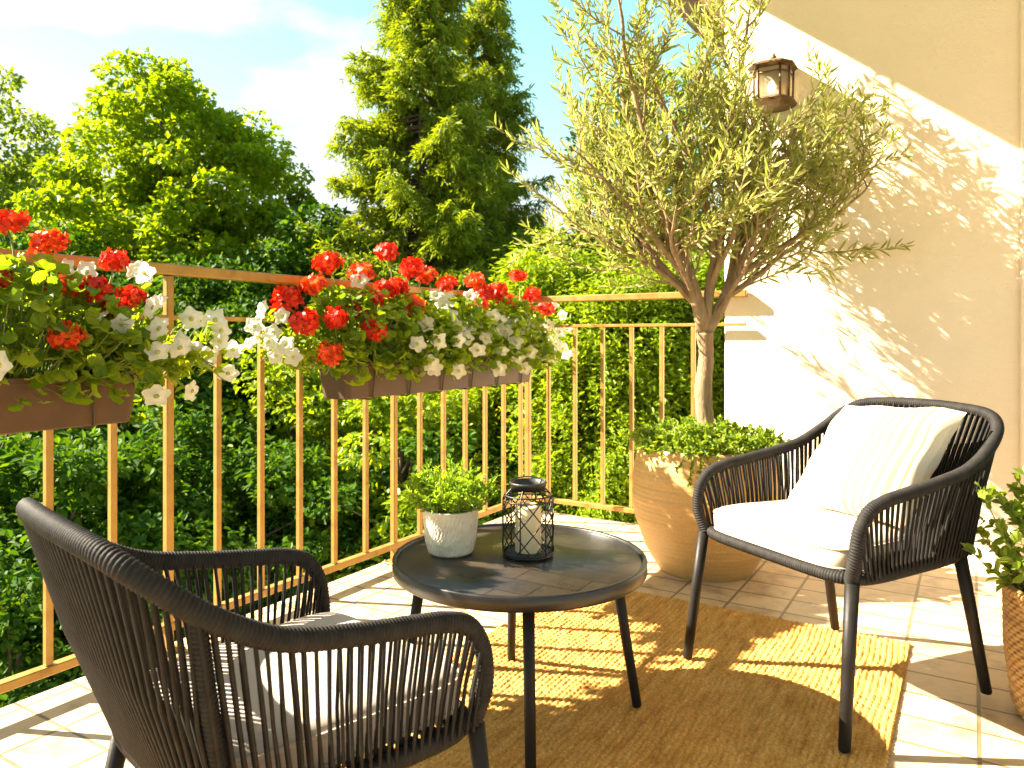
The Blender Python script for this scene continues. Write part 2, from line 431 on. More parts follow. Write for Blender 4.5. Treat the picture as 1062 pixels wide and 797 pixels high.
# wall lantern
wl = thing('wall_lantern', 'bronze lantern with glass panes fixed high on the stucco wall', 'wall lamp', P(1.372, .03, 2.20), YAW, scale=.86)
def hexring(w, dp, z, cut=.32):
    # plan of the lamp: flat on the wall side, chamfered to the front (front = -y)
    return [(-w, 0, z), (-w, -dp * (1 - cut), z), (-w * (1 - cut * 1.2), -dp, z), (w * (1 - cut * 1.2), -dp, z), (w, -dp * (1 - cut), z), (w, 0, z)]
mb = MB(); mb.box((0, -.008, .02), (.10, .018, .22), bev=.004); mb.build('back_plate', M['iron'], wl)
mb = MB(); mb.rings([hexring(.045, .09, -.130), hexring(.085, .150, -.122), hexring(.112, .185, -.108), hexring(.116, .190, -.092), hexring(.100, .168, -.083)], smooth=False); mb.build('base_tray', M['iron'], wl)
mb = MB(); mb.rings([hexring(.104, .172, .088), hexring(.122, .200, .094), hexring(.120, .198, .102), hexring(.075, .135, .132), hexring(.028, .07, .150), hexring(.020, .06, .158)], smooth=False); cap = mb.build('roof_cap', M['iron'], wl)
mb = MB(); mb.lathe([(.010, .155), (.016, .162), (.017, .170), (.010, .178), (.006, .188), (.001, .198)], 12, (0, -.045, 0)); mb.build('finial', M['iron'], cap)
mb = MB()
top = hexring(.097, .163, .09); bot = hexring(.092, .155, -.084)
for i in range(6): mb.tube([bot[i], top[i]], .006, 6)
for f_ in (0.02, .80, .98):
    mb.tube([tuple(np.array(b) * (1 - f_) + np.array(t) * f_) for b, t in zip(bot, top)], .0048, 6)
mb.build('frame', M['iron'], wl)
mb = MB()
tg, bg = hexring(.092, .156, .088), hexring(.087, .148, -.082)
for i in range(5): mb.add([bg[i], bg[i + 1], tg[i + 1], tg[i]], [(0, 1, 2, 3)], 0, False)
mb.build('glass', M['glass'], wl)
mb = MB(); mb.lathe([(.004, -.05), (.018, -.035), (.021, -.015), (.014, .008), (.003, .022)], 14, (0, -.085, 0)); bl = mb.build('bulb', M['bulb'], wl)
mb = MB(); mb.lathe([(.016, -.083), (.016, -.048)], 12, (0, -.085, 0)); mb.build('socket', M['iron'], bl)

# ------------------------------------------------------------------ railing
rl = thing('railing', 'bronze coloured metal balcony railing with thin upright bars, turning at the corner', 'railing', P(0, 0), YAW)
ZT, ZM, ZB = 1.215, 1.063, .078
V0 = -4.6
def bar(name, c, d_, bev=.004):
    mb = MB(); mb.box(c, d_, bev=bev); return mb.build(name, M['rail'], rl)
bar('top_rail', (0, V0 / 2 + .025, ZT), (.05, -V0 + .05, .034))
bar('top_rail', (.635, 0, ZT), (1.218, .05, .034))
bar('middle_rail', (0, V0 / 2, ZM), (.022, -V0 - .03, .016), .002)
bar('middle_rail', (.63, 0, ZM), (1.22, .022, .016), .002)
bar('bottom_rail', (0, V0 / 2, ZB), (.034, -V0 - .03, .026), .003)
bar('bottom_rail', (.58, 0, ZB), (1.085, .034, .026), .003)
bar('post', (0, 0, .6), (.030, .030, 1.196))
ys = [-.0825 - .1825 * k for k in range(24)]
for k, y in enumerate(ys):
    hi = 1.197 if k % 6 == 0 and k else ZM - .0085
    if k % 6 == 0 and k:
        pst = bar('post', (0, y, (hi + .002) / 2), (.026, .026, hi - .002))
        mb = MB(); mb.box((.0, y, .0055), (.075, .075, .007), bev=.002)
        for bx_, by_ in ((.027, .027), (-.027, .027), (.027, -.027), (-.027, -.027)): mb.lathe([(.006, .009), (.006, .014), (.003, .016)], 8, (bx_, y + by_, 0))
        mb.build('base_plate', M['rail'], pst)
    else:
        bar('baluster', (0, y, (ZB + .0135 + hi) / 2), (.020, .020, hi - ZB - .0135), .002)
for k in range(6):
    bar('baluster', (.135 + .168 * k, 0, (ZB + .0135 + ZM - .0085) / 2), (.020, .020, ZM - ZB - .022), .002)

# ------------------------------------------------------------------ armchair
def superloop(n, hw_f, hw_b, yf, yb, e, z):
    out = []
    for j in range(n):
        t = j / n * 2 * PI
        c, s = math.cos(t), math.sin(t)
        a = math.copysign(abs(c) ** (2 / e), c); b = math.copysign(abs(s) ** (2 / e), s)
        y = (yf + yb) / 2 + b * (yf - yb) / 2
        hw = hw_b + (hw_f - hw_b) * (b + 1) / 2
        out.append((a * hw, y, z))
    return out
half = [(.266, .246, .390), (.287, .258, .45), (.292, .250, .515), (.292, .215, .562), (.292, .155, .583), (.292, .08, .594), (.292, -.05, .612), (.289, -.17, .636), (.280, -.27, .683), (.258, -.345, .735), (.205, -.385, .766), (.10, -.401, .776)]
def make_chair(name, label, group, cush):
    t = thing(name, label, 'armchair', group=group)
    full = half + [(0, -.405, .778)] + [(-x, y, z) for x, y, z in half[::-1]]
    top = catmull(full, .0013)
    mb = MB(); mb.tube(top, .0160, 14, pitch=.0072, amp=.0030); mb.build('arm_rail', M['rope'], t)
    fr = resample(superloop(240, .285, .243, .262, -.245, 6, .392), .0015, True)
    mb = MB(); mb.tube(fr, .0158, 12, closed=True, pitch=.0072, amp=.0028); mb.build('seat_frame', M['rope'], t)
    for s in (-1, 1):
        mb = MB(); mb.tube(catmull([(s * .236, -.222, .40), (s * .254, -.262, .56), (s * .270, -.288, .69)], .0014), .0145, 12, pitch=.0072, amp=.0028); mb.build('back_post', M['rope'], t)
    for sx, y0, x1, y1 in ((1, .25, .290, .298), (-1, .25, .290, .298), (1, -.215, .255, -.300), (-1, -.215, .255, -.300)):
        x0 = .272 if y0 > 0 else .236
        mb = MB(); mb.tube([(sx * x0, y0, .388), (sx * (x0 * .5 + x1 * .5), (y0 + y1) / 2, .20), (sx * x1, y1, .004), (sx * x1, y1, 0)], [.0175, .0160, .0145, .012], 12); mb.build('leg', M['leg'], t)
    # weave: cords between the arm rail and the seat frame, in two layers
    T = resample(top, .004); s_ = np.linspace(0, 1, len(T))
    def topat(f): return np.array([np.interp(f, s_, T[:, k]) for k in range(3)])
    iy = [i for i in range(len(T) // 2) if T[i][1] < .17][0] / len(T)
    ib = [i for i in range(len(T) // 2) if T[i][1] < -.285][0] / len(T)
    r_ = random.Random(3)
    for s in (1, -1):
        mb = MB()
        for k in range(28):
            f = k / 27
            for lay in (-1, 1):
                ff = f + lay * .008 + r_.uniform(-.006, .006)
                a = topat(max(.002, (iy * .55 + (ib - iy * .55) * ff)))
                yb = .225 - (.225 + .225) * (f + lay * .008)
                xb = .243 + (.285 - .243) * (yb + .245) / .507
                b = np.array([xb, yb, .392])
                off = np.array([lay * .011, 0, 0])
                p0, p1 = a + off, b + off * 1.1
                mid = (p0 + p1) / 2 + np.array([-.004, r_.uniform(-.003, .003), 0])
                q = np.array([p0, mid, p1]); q[:, 0] *= s
                mb.tube(q, .0036, 6, cap=False)
        mb.build('side_weave', M['rope_cord'], t)
    mb = MB()
    for k in range(38):
        f = k / 37
        for lay in (-1, 1):
            a = topat(ib + .004 + (1 - 2 * ib - .008) * (f + lay * .0055))
            xb = .232 * (1 - 2 * f) - lay * .002
            yb = -.245 + .02 * abs(1 - 2 * f) ** 6
            b = np.array([xb, yb, .392])
            off = np.array([0, lay * .011, 0])
            mid = (a + b) / 2 + off + np.array([0, -.010, 0])
            mb.tube([a + off, mid, b + off], .0034, 6, cap=False)
    mb.build('back_weave', M['rope_cord'], t)
    mb = MB()
    for k in range(9):
        y = .22 - k * .052; mb.box((0, y, .389), (.50, .034, .004))
    mb.build('seat_webbing', M['rope_cord'], t)
    # cushion
    mb = MB(); loops = []
    for z, ins in ((.402, .020), (.408, .008), (.420, .001), (.448, 0), (.460, .004), (.469, .014), (.476, .035), (.480, .08), (.482, .14)):
        loops.append(superloop(96, .258 - ins, .222 - ins, .268 - ins, -.226 + ins, 7, z))
    mb.rings(loops); cu = mb.build('seat_cushion', cush, t)
    for z, ins in ((.4585, .002), (.411, .004)):
        mb = MB(); mb.tube(resample(superloop(120, .259 - ins, .223 - ins, .269 - ins, -.227 + ins, 7, z), .012, True), .0032, 6, closed=True); mb.build('piping', M['piping'], cu)
    return t
GC = 'charcoal rope armchairs round the coffee table'
c1 = make_chair('armchair', 'charcoal rope armchair with the cream throw pillow, standing near the house wall', GC, M['cream'])
c1.location = (.9357, 2.182, .012); c1.rotation_euler = (0, 0, math.atan2(-.435, -.90) - PI / 2)
c2 = copy_tree(c1)
c2['label'] = 'charcoal rope armchair seen from behind near the railing, without a pillow'
for ch in c2.children:
    if ch.name.startswith('seat_cushion'):
        ch.data = ch.data.copy(); ch.data.materials[0] = M['greige']
c2.location = (-.366, 1.215, 0); c2.rotation_euler = (0, 0, math.radians(45.5) - PI / 2); c2.scale = (.835, .835, .975)

# throw pillow leaning on the chair back
def pillow(w, h, d, n=40):
    vs = []; fs = []
    for side in (1, -1):
        base = len(vs)
        for i in range(n + 1):
            for j in range(n + 1):
                a, b = 2 * i / n - 1, 2 * j / n - 1
                pin = 1 - .07 * (1 - (a * b) ** 2) * (abs(a) ** 4 * (1 - b * b) + abs(b) ** 4 * (1 - a * a))
                puff = ((1 - a ** 4) * (1 - b ** 4)) ** .5
                wr = .006 * math.sin(7 * a + 3 * b) * (1 - puff) * 1.2 + .004 * math.sin(9 * b - 4 * a) * abs(a)
                vs.append((a * w / 2 * pin, b * h / 2 * pin, side * (d / 2 * puff) + wr))
        for i in range(n):
            for j in range(n):
                q = (base + i * (n + 1) + j, base + (i + 1) * (n + 1) + j, base + (i + 1) * (n + 1) + j + 1, base + i * (n + 1) + j + 1)
                fs.append(q if side > 0 else q[::-1])
    return vs, fs
pv, pf = pillow(.40, .40, .13)
mb = MB(); mb.add(pv, pf); pl = mb.build('throw_pillow', M['pillow'])
tag(pl, 'cream throw pillow with a band of tan stripes, leaning in the armchair by the planter', 'pillow')
# chair frame: x right, y forward.  pillow's y axis leans up and back, its face looks forward
lean = math.radians(43)
mats = Matrix.Translation(c1.location) @ Matrix.Rotation(c1.rotation_euler[2], 4, 'Z') @ Matrix.Translation((-.035, -.115, .628)) @ Matrix.Rotation(math.radians(-4), 4, 'Z')
ax_up = Vector((0, -math.sin(lean), math.cos(lean))); ax_x = Vector((-1, 0, 0)); ax_n = ax_x.cross(ax_up)
rot = Matrix((ax_x, ax_up, ax_n)).transposed().to_4x4()
pl.matrix_world = mats @ rot @ Matrix.Rotation(math.radians(4), 4, 'Z')

# ------------------------------------------------------------------ coffee table
tb = thing('coffee_table', 'round black coffee table with a slate top on four thin legs', 'table', (.02, 1.99, .0))
HT = .42
mb = MB(); mb.lathe([(.02, HT - .020), (.31, HT - .020), (.321, HT - .016), (.321, HT - .002), (.319, HT)], 96); mb.build('tabletop', M['slate'], tb)
mb = MB(); mb.lathe([(.3215, HT - .026), (.331, HT - .030), (.334, HT - .026), (.334, HT + .002), (.331, HT + .006), (.325, HT + .006), (.3215, HT + .002), (.3215, HT - .026)], 96, caps=(False, False)); mb.build('rim', M['table_rim'], tb)
for a in (-86, 4, 94, 184):
    a = math.radians(a); c, s = math.cos(a), math.sin(a)
    mb = MB(); mb.tube([(c * .255, s * .255, HT - .02), (c * .285, s * .285, .20), (c * .316, s * .316, .014), (c * .317, s * .317, .011)], [.0145, .0135, .0125, .011], 12); mb.build('leg', M['leg'], tb)

# white pot + herb
def leaves_on_stems(n_st, base_r, h, spread, per, L, W_, seed, shape='lance', droop=.0, tilt=.8, z0=0, wob=.02):
    r = np.random.default_rng(seed); pos = []; ax = []; nr = []; paths = []
    for i in range(n_st):
        a = r.uniform(0, 2 * PI); rr = base_r * math.sqrt(r.uniform(0, 1))
        d = np.array([math.cos(a), math.sin(a)])
        p0 = np.array([d[0] * rr, d[1] * rr, z0]); sp = spread * (rr / base_r * .8 + .2) * r.uniform(.6, 1.15); hh = h * r.uniform(.55, 1.05) * (1 - .35 * (rr / base_r) ** 2)
        p2 = p0 + np.array([d[0] * sp, d[1] * sp, hh - droop * sp])
        p1 = (p0 + p2) / 2 + np.array([0, 0, hh * .18]) + r.normal(size=3) * wob
        t = np.linspace(0, 1, 7)[:, None]
        path = (1 - t) ** 2 * p0 + 2 * t * (1 - t) * p1 + t * t * p2
        paths.append(path)
        for k in range(per):
            f = r.uniform(.2, 1.0)
            p = (1 - f) ** 2 * p0 + 2 * f * (1 - f) * p1 + f * f * p2
            tg_ = unit((p2 - p0)[None])[0]
            q = unit(r.normal(size=3)[None])[0]
            pos.append(p); ax.append(q * tilt + tg_ * .7 + np.array([0, 0, .25])); nr.append(np.array([0, 0, 1]) + r.normal(size=3) * .5)
    n = len(pos)
    return np.array(pos), np.array(ax), np.array(nr), L * r.uniform(.7, 1.2, n), W_ * r.uniform(.7, 1.2, n), paths
PX, PY = -.165, 2.02
pt = thing('plant_pot', 'small white textured pot on the coffee table', 'pot', (PX, PY, HT))
zz = np.linspace(.006, .118, 60); pr = [(.03, .0), (.052, .0)] + list(zip(np.interp(zz, [.006, .035, .08, .118], [.060, .068, .0725, .0745]), zz)) + [(.0735, .121), (.070, .121), (.068, .112), (.067, .098)]
mb = MB(); mb.lathe(pr, 220, fn=lambda r, z, t: r + .0011 * np.sin(t * 44 + 1.5 * np.sin(z * 200)) * np.sin(z * 420 + np.sin(5 * t)) * ((z > .008) & (z < .110)), caps=(True, False)); mb.build('pot_body', M['pot'], pt)
mb = MB(); mb.lathe([(.067, .1), (.04, .106), (.005, .108)], 32, caps=(False, True)); mb.build('soil', M['soil'], pt)
hp = thing('herb_plant', 'bright green feathery herb growing in the small white pot', 'plant', (PX, PY, HT + .104))
po, ax, nr, L, W_, paths = leaves_on_stems(110, .05, .135, .085, 26, .019, .0055, 21)
nobj('foliage', leaf_mesh('herb_foliage', po, ax, nr, L, W_, M['herb'], 'lance'), hp)
mb = MB()
for p in paths: mb.tube(p, .0009, 4, cap=False)
mb.build('stems', M['stem'], hp)

# candle lantern
LX, LY = .043, 2.005
ln = thing('candle_lantern', 'black wire lantern with a diamond lattice on the coffee table', 'lantern', (LX, LY, HT))
R0, ZS = .068, .165
def cage_r(z): 
    return np.interp(z, [0, .008, .145, .158, ZS, .176], [.062, R0, R0, .064, .056, .046])
mb = MB(); mb.lathe([(.004, .0), (.066, .0), (.068, .004), (.066, .009), (.004, .009)], 48); mb.build('base_plate', M['wire'], ln)
mb = MB()
for k in range(9):
    for sgn in (-1, 1):
        zz = np.linspace(.008, .158, 16); th = k / 9 * 2 * PI + sgn * (zz - .008) / .150 * 2 * PI * .29
        rr = cage_r(zz); mb.tube(np.stack([rr * np.cos(th), rr * np.sin(th), zz], 1), .0018, 5, cap=False)
for k in range(6):
    zz = np.linspace(.006, .176, 12); th = np.full(12, k / 6 * 2 * PI + .2); rr = cage_r(zz)
    mb.tube(np.stack([rr * np.cos(th), rr * np.sin(th), zz], 1), .0022, 6, cap=False)
for z in (.010, .147, .160):
    th = np.arange(48) / 48 * 2 * PI; r1 = float(cage_r(z)); mb.tube(np.stack([r1 * np.cos(th), r1 * np.sin(th), 0 * th + z], 1), .0022, 6, closed=True)
mb.build('lattice', M['wire'], ln)
mb = MB(); mb.lathe([(.0435, .176), (.0470, .174), (.0470, .186), (.049, .188), (.049, .193), (.0470, .195), (.0435, .193), (.0435, .176)], 48, caps=(False, False)); mb.build('collar', M['wire'], ln)
th = np.linspace(0, PI, 20)
mb = MB(); mb.tube(np.stack([.049 * np.cos(th), .03 * np.sin(th), .190 + .012 * np.sin(th)], 1), .0018, 6); mb.build('handle', M['wire'], ln)
cd = thing('candle', 'ivory pillar candle standing inside the black wire lantern', 'candle', (LX, LY, HT + .009))
mb = MB(); mb.lathe([(.004, 0), (.0335, 0), (.035, .002), (.035, .119), (.033, .123), (.028, .121), (.018, .114), (.003, .113)], 40); mb.build('wax', M['wax'], cd)
mb = MB(); mb.tube([(0, 0, .112), (.001, 0, .122), (.004, .001, .128)], .0012, 6); mb.build('wick', M['wick'], cd)

# ------------------------------------------------------------------ rug
def make_rug():
    u0, u1, v0, v1 = .80, 2.015, -3.6, -.985
    pitch = .0165
    nu, nv = int((u1 - u0) / pitch * 6), int((v1 - v0) / .0042)
    uu = np.linspace(u0, u1, nu); vv = np.linspace(v0, v1, nv)
    U, V = np.meshgrid(uu, vv)
    r = np.random.default_rng(5)
    wob = .0035 * np.sin(V * 7 + 1) + .002 * np.sin(V * 23)
    x = (U - u0 + wob) / pitch
    col = np.floor(x); fr = x - col
    ph = r.uniform(0, 1, 200)[np.clip(col.astype(int), 0, 199)]
    st = (V / .021 + ph + .55 * np.abs(fr - .5) * 2)
    sf = st - np.floor(st)
    h = .0035 + .0075 * np.sin(PI * fr) ** .55 * (.45 + .55 * np.sin(PI * sf) ** .6)
    jit = r.uniform(.75, 1.1, (400, 200))[np.clip((st - st.min()).astype(int), 0, 399), np.clip(col.astype(int), 0, 199)]
    Z = h * jit
    edge = np.minimum(np.minimum(U - u0, u1 - U), np.minimum(V - v0, v1 - V))
    Z = np.where(edge <= 1e-6, .0006, Z)
    # ragged outline
    Uo = U + np.where(U >= u1 - 1e-6, .006 * np.sin(PI * sf) - .003, 0); Vo = V + np.where(V >= v1 - 1e-6, .008 * np.sin(PI * fr) - .004, 0)
    verts = np.stack([Uo, Vo, Z], -1).reshape(-1, 3)
    i, j = np.meshgrid(np.arange(nv - 1), np.arange(nu - 1), indexing='ij')
    a = (i * nu + j).ravel()
    q = np.stack([a, a + 1, a + nu + 1, a + nu], 1)
    o = nobj('jute_rug', np_mesh('jute_rug', verts, q, M['rug'], True)); o.location = P(0, 0, .0005); o.rotation_euler = (0, 0, YAW)
    tag(o, 'braided golden jute rug under the coffee table', 'rug')
make_rug()

# ------------------------------------------------------------------ planter with olive tree
QX, QY = .8126 * 1.03, 3.161 * 1.03
pln = thing('planter', 'large ochre glazed planter holding the olive tree', 'planter', (QX, QY, 0))
zs = np.linspace(0, .525, 120)
rs = np.interp(zs, [0, .02, .10, .22, .32, .42, .50, .525], [.195, .210, .256, .299, .312, .306, .292, .288])
k3 = np.array([1, 2, 3, 2, 1]) / 9
rs = np.convolve(np.pad(rs, 2, mode='edge'), k3, 'valid')
rs = rs + .0007 * np.sin(zs * 330) + .0006 * np.sin(zs * 141 + 1)
prof = [(.02, .0)] + list(zip(rs, zs)) + [(.284, .532), (.272, .532), (.266, .52), (.262, .48)]
mb = MB(); mb.lathe(prof, 120, fn=lambda r, z, t: r * (1 + .006 * np.sin(2 * t + 1) + .003 * np.sin(5 * t + z * 9)), caps=(True, False)); mb.build('pot_body', M['planter'], pln)
mb = MB(); mb.lathe([(.265, .49), (.15, .50), (.01, .505)], 40, caps=(False, True)); mb.build('soil', M['soil'], pln)

ol = thing('olive_tree', 'young olive tree with silvery green leaves in the ochre planter', 'tree', (QX, QY, .49))
OR = np.random.default_rng(8)
wood = MB(); OLP = []; OLA = []; OLN = []; OLL = []
def wall_ok(p, m=.05): return uv_of(p[0] + QX, p[1] + QY)[1] < .03 - m or uv_of(p[0] + QX, p[1] + QY)[0] < UW - .03
def lamp_line(p):     # keep the twigs pruned back from the lamp
    a = np.array([1.278, 3.56, 2.2]); b = np.array([.70, 2.0, 1.67]); q = p + np.array([QX, QY, .49]); t = np.clip((q - a) @ (b - a) / ((b - a) @ (b - a)), 0, 1)
    return np.linalg.norm(q - a - t * (b - a)) < .13
def curve(p, d, L, up, wob, n=8):
    pts = [np.array(p, float)]; d = unit(np.array(d, float)[None])[0]
    for i in range(n - 1):
        d = unit((d + np.array([0, 0, up]) / n + OR.normal(size=3) * wob)[None])[0]
        q = pts[-1] + d * L / (n - 1)
        if not wall_ok(q, .06):
            d = unit((d + np.array([-.5227, -.8525, 0]) * .9)[None])[0]; q = pts[-1] + d * L / (n - 1)
        pts.append(q)
    return np.array(pts)
def leafy(path, start=.15, gap=.0185, LL=.062):
    s = np.concatenate([[0], np.cumsum(np.linalg.norm(np.diff(path, axis=0), axis=1))])
    t = s[-1] * start; fl = 0
    while t < s[-1]:
        p = np.array([np.interp(t, s, path[:, k]) for k in range(3)])
        i = min(len(path) - 2, int(np.searchsorted(s, t) - 1)); i = max(0, i)
        tg_ = unit((path[i + 1] - path[i])[None])[0]
        side = unit(np.cross(tg_, [0, 0, 1.] if fl % 2 else [1., .3, 0])[None])[0]
        for sg in (1, -1):
            if OR.uniform() < .27: continue
            OLP.append(p); OLA.append(tg_ * OR.uniform(.5, 1.1) + side * sg * OR.uniform(.5, .9) + OR.normal(size=3) * .18)
            OLN.append(np.cross(tg_, side) + OR.normal(size=3) * .45); OLL.append(LL * OR.uniform(.6, 1.15))
        t += gap * OR.uniform(.7, 1.4); fl += 1
    e = path[-1]; OLP.append(e); OLA.append(path[-1] - path[-2]); OLN.append(OR.normal(size=3)); OLL.append(LL * .8)
trunk = catmull([(0, 0, -.02), (.004, 0, .12), (-.006, .004, .28), (.006, 0, .42), (-.002, 0, .53)], .012)
tr = np.linspace(.042, .033, len(trunk)) * (1 + .05 * np.sin(np.arange(len(trunk)) * .31) + .02 * OR.normal(size=len(trunk))); tr[-6:] *= np.linspace(1, 1.12, 6)
wood.tube(trunk, tr, 12)
fork = np.array([-.002, 0, .52])
limbs = [  # direction, length, radius, parent limb, where on the parent
    ((-.34, -.05, 1), 1.50, .029, None, 0), ((.62, .0, .92), 1.10, .028, None, 0), ((.10, -.05, 1), 1.45, .022, None, 0),
    ((-.75, .15, .9), .82, .016, 0, .07), ((-.05, .25, 1), 1.35, .017, 0, .14), ((-.68, -.35, .9), .80, .014, 0, .14), ((.16, -.40, 1), .95, .014, 2, .12), ((-.30, -.15, 1.05), 1.10, .015, 0, .30), ((-.7, .2, .85), .66, .011, 0, .34),
    ((.36, -.10, 1.0), 1.40, .017, 1, .10), ((1, .05, .55), .78, .013, 1, .16), ((.30, .1, 1), 1.05, .014, 1, .26), ((1, -.12, .38), .74, .012, 1, .24), ((.5, -.30, .9), .72, .012, 1, .36), ((.9, .1, .9), .66, .011, 1, .45),
    ((-.9, -.15, .55), .62, .011, 0, .07), ((-.45, -.5, .6), .58, .010, 0, .10), ((.35, -.55, .6), .62, .010, 1, .07), ((-.8, .35, .6), .55, .010, 3, .2), ((.25, -.3, .9), .9, .012, 2, .25), ((-.2, -.2, 1), .9, .012, 2, .2)]
made = []
for d, L, r0, par, at_ in limbs:
    st_ = fork if par is None else made[par][int(round(at_ * 23))]
    lp = catmull(curve(st_, d, L, .35, .09, 12), L / 23)[:24]; lp = resample(lp, L / 23.2)
    lp = np.vstack([lp, np.repeat(lp[-1:] , 24, 0) + np.arange(1, 25)[:, None] * .002])[:24]; made.append(lp)
    hit_ = [i for i, q in enumerate(lp) if lamp_line(q)]
    if hit_:
        lp = catmull(lp[:max(4, hit_[0])], .004); lp = lp[np.linspace(0, len(lp) - 1, 24).astype(int)]; made[-1] = lp
    wood.tube(lp, r0 * (1 - np.linspace(0, 1, 24)) ** .75 + .0025, 8)
    for k in range(10):
        f = .20 + .78 * (k + OR.uniform(-.3, .3)) / 9.5; f = min(f, .99)
        i = f * 23; i0 = int(i); p = lp[i0] * (1 - (i - i0)) + lp[min(23, i0 + 1)] * (i - i0)
        tg_ = unit((lp[min(23, i0 + 1)] - lp[max(0, i0 - 1)])[None])[0]
        rad = unit((OR.normal(size=3))[None])[0]; rad -= tg_ * (rad @ tg_)
        bl_ = (.50 * (1 - f * .38)) * OR.uniform(.6, 1.1) * (1.5 if OR.uniform() < .16 else 1)
        bp = curve(p, tg_ * .55 + unit(rad[None])[0] * .9 + np.array([0, 0, .35]), bl_, .60, .10, 8)
        if any(lamp_line(q) for q in bp): continue
        wood.tube(bp, np.linspace(.0052 * (1.2 - f * .5), .0016, 8), 5, cap=False)
        leafy(bp, .3)
        for m in range(3):
            g_ = .2 + .7 * m / 2.3; j = g_ * 7; j0 = int(j)
            pp_ = bp[j0] * (1 - (j - j0)) + bp[min(7, j0 + 1)] * (j - j0)
            t2 = unit((bp[min(7, j0 + 1)] - bp[j0])[None])[0] if j0 < 7 else tg_
            rd = OR.normal(size=3); rd -= t2 * (rd @ t2)
            tp = curve(pp_, t2 * .8 + unit(rd[None])[0] * .7 + np.array([0, 0, .2]), OR.uniform(.12, .24), .4, .09, 5)
            if any(lamp_line(q) for q in tp): continue
            wood.tube(tp, np.linspace(.002, .0009, 5), 4, cap=False); leafy(tp, .12)
OLP = np.array(OLP); OLA = np.array(OLA); OLN = np.array(OLN); OLL = np.array(OLL)
ok = np.array([wall_ok(p + unit(a[None])[0] * l, .008) for p, a, l in zip(OLP, OLA, OLL)])
OLP, OLA, OLN, OLL = OLP[ok], OLA[ok], OLN[ok], OLL[ok]
print('olive leaves', len(OLP))
wood.build('trunk', M['olive_bark'], ol)
nobj('crown', leaf_mesh('olive_crown', OLP, OLA, OLN, OLL, OLL * .175, M['olive'], 'lance', .7), ol)

# ground cover in the planter
po, ax, nr, L, W_, paths = leaves_on_stems(300, .255, .15, .10, 18, .024, .015, 33, 'oval', .3, 1.0, 0, .012)
cv = nobj('ground_cover', leaf_mesh('ground_cover', po, ax, nr, L, W_, M['cover'], 'oval')); cv.location = (QX, QY, .502)
tag(cv, 'small leafy ground cover filling the ochre planter under the olive trunk', 'ground cover', kind='stuff')
tp = thing('trailing_sprig', 'trailing sprig hanging over the front rim of the ochre planter', 'plant', (QX - .10, QY - .265, .535))
r3 = np.random.default_rng(36); po = []; ax = []; nr = []; mb = MB()
for k in range(5):
    pth = catmull([(0, .06, -.02), (k * .012 - .03, .01, .03), (k * .03 - .06, -.045, .0), (k * .045 - .09, -.055, -.05 - .03 * r3.uniform(0, 2))], .01); mb.tube(pth, .0012, 4, cap=False)
    for q in pth[2:]:
        for m in range(2): po.append(q); ax.append(r3.normal(size=3) + np.array([0, -.6, -.2])); nr.append(np.array([0, -.5, .8]) + r3.normal(size=3) * .4)
n_ = len(po); nobj('foliage', leaf_mesh('sprig_foliage', po, ax, nr, r3.uniform(.014, .024, n_), r3.uniform(.010, .015, n_), M['cover'], 'oval'), tp); mb.build('stems', M['stem'], tp)

# ------------------------------------------------------------------ wicker basket with shrub
BX, BY = 1.52, 1.92
bk = thing('wicker_basket', 'woven wicker basket planter at the right edge by the armchair', 'basket', (BX, BY, 0))
zs = np.linspace(0, .335, 210); rs = np.interp(zs, [0, .03, .18, .335], [.185, .198, .216, .218])
def weave(r, z, t):
    row = np.floor(z / .0115); inrow = np.abs(np.sin(PI * z / .0115)) ** .5
    return r + .0042 * inrow * (1 + .9 * np.sin(t * 45 + PI * row)) * .8
mb = MB(); mb.lathe(np.stack([rs, zs], 1), 360, fn=weave, caps=(True, False)); mb.build('basket_body', M['wicker'], bk)
th = np.arange(400) / 400 * 2 * PI
mb = MB()
for k in range(3):
    a = th * 24 + k * 2 * PI / 3
    mb.tube(np.stack([(.219 + .007 * np.cos(a)) * np.cos(th), (.219 + .007 * np.cos(a)) * np.sin(th), .338 + .007 * np.sin(a)], 1), .006, 6, closed=True)
mb.build('rim', M['wicker'], bk)
mb = MB(); mb.lathe([(.209, .29), (.1, .30), (.01, .302)], 40, caps=(False, True)); mb.build('soil', M['soil'], bk)
sh = thing('leafy_shrub', 'light green leafy shrub growing in the wicker basket', 'plant', (BX, BY, .295))
po, ax, nr, L, W_, paths = leaves_on_stems(80, .16, .42, .24, 30, .034, .020, 44, 'oval', .1, 1.0, 0, .03)
nobj('foliage', leaf_mesh('shrub_foliage', po, ax, nr, L, W_, M['shrub'], 'oval'), sh)
mb = MB()
for p in paths: mb.tube(p, np.linspace(.003, .001, 7), 5, cap=False)
mb.build('stems', M['stem'], sh)

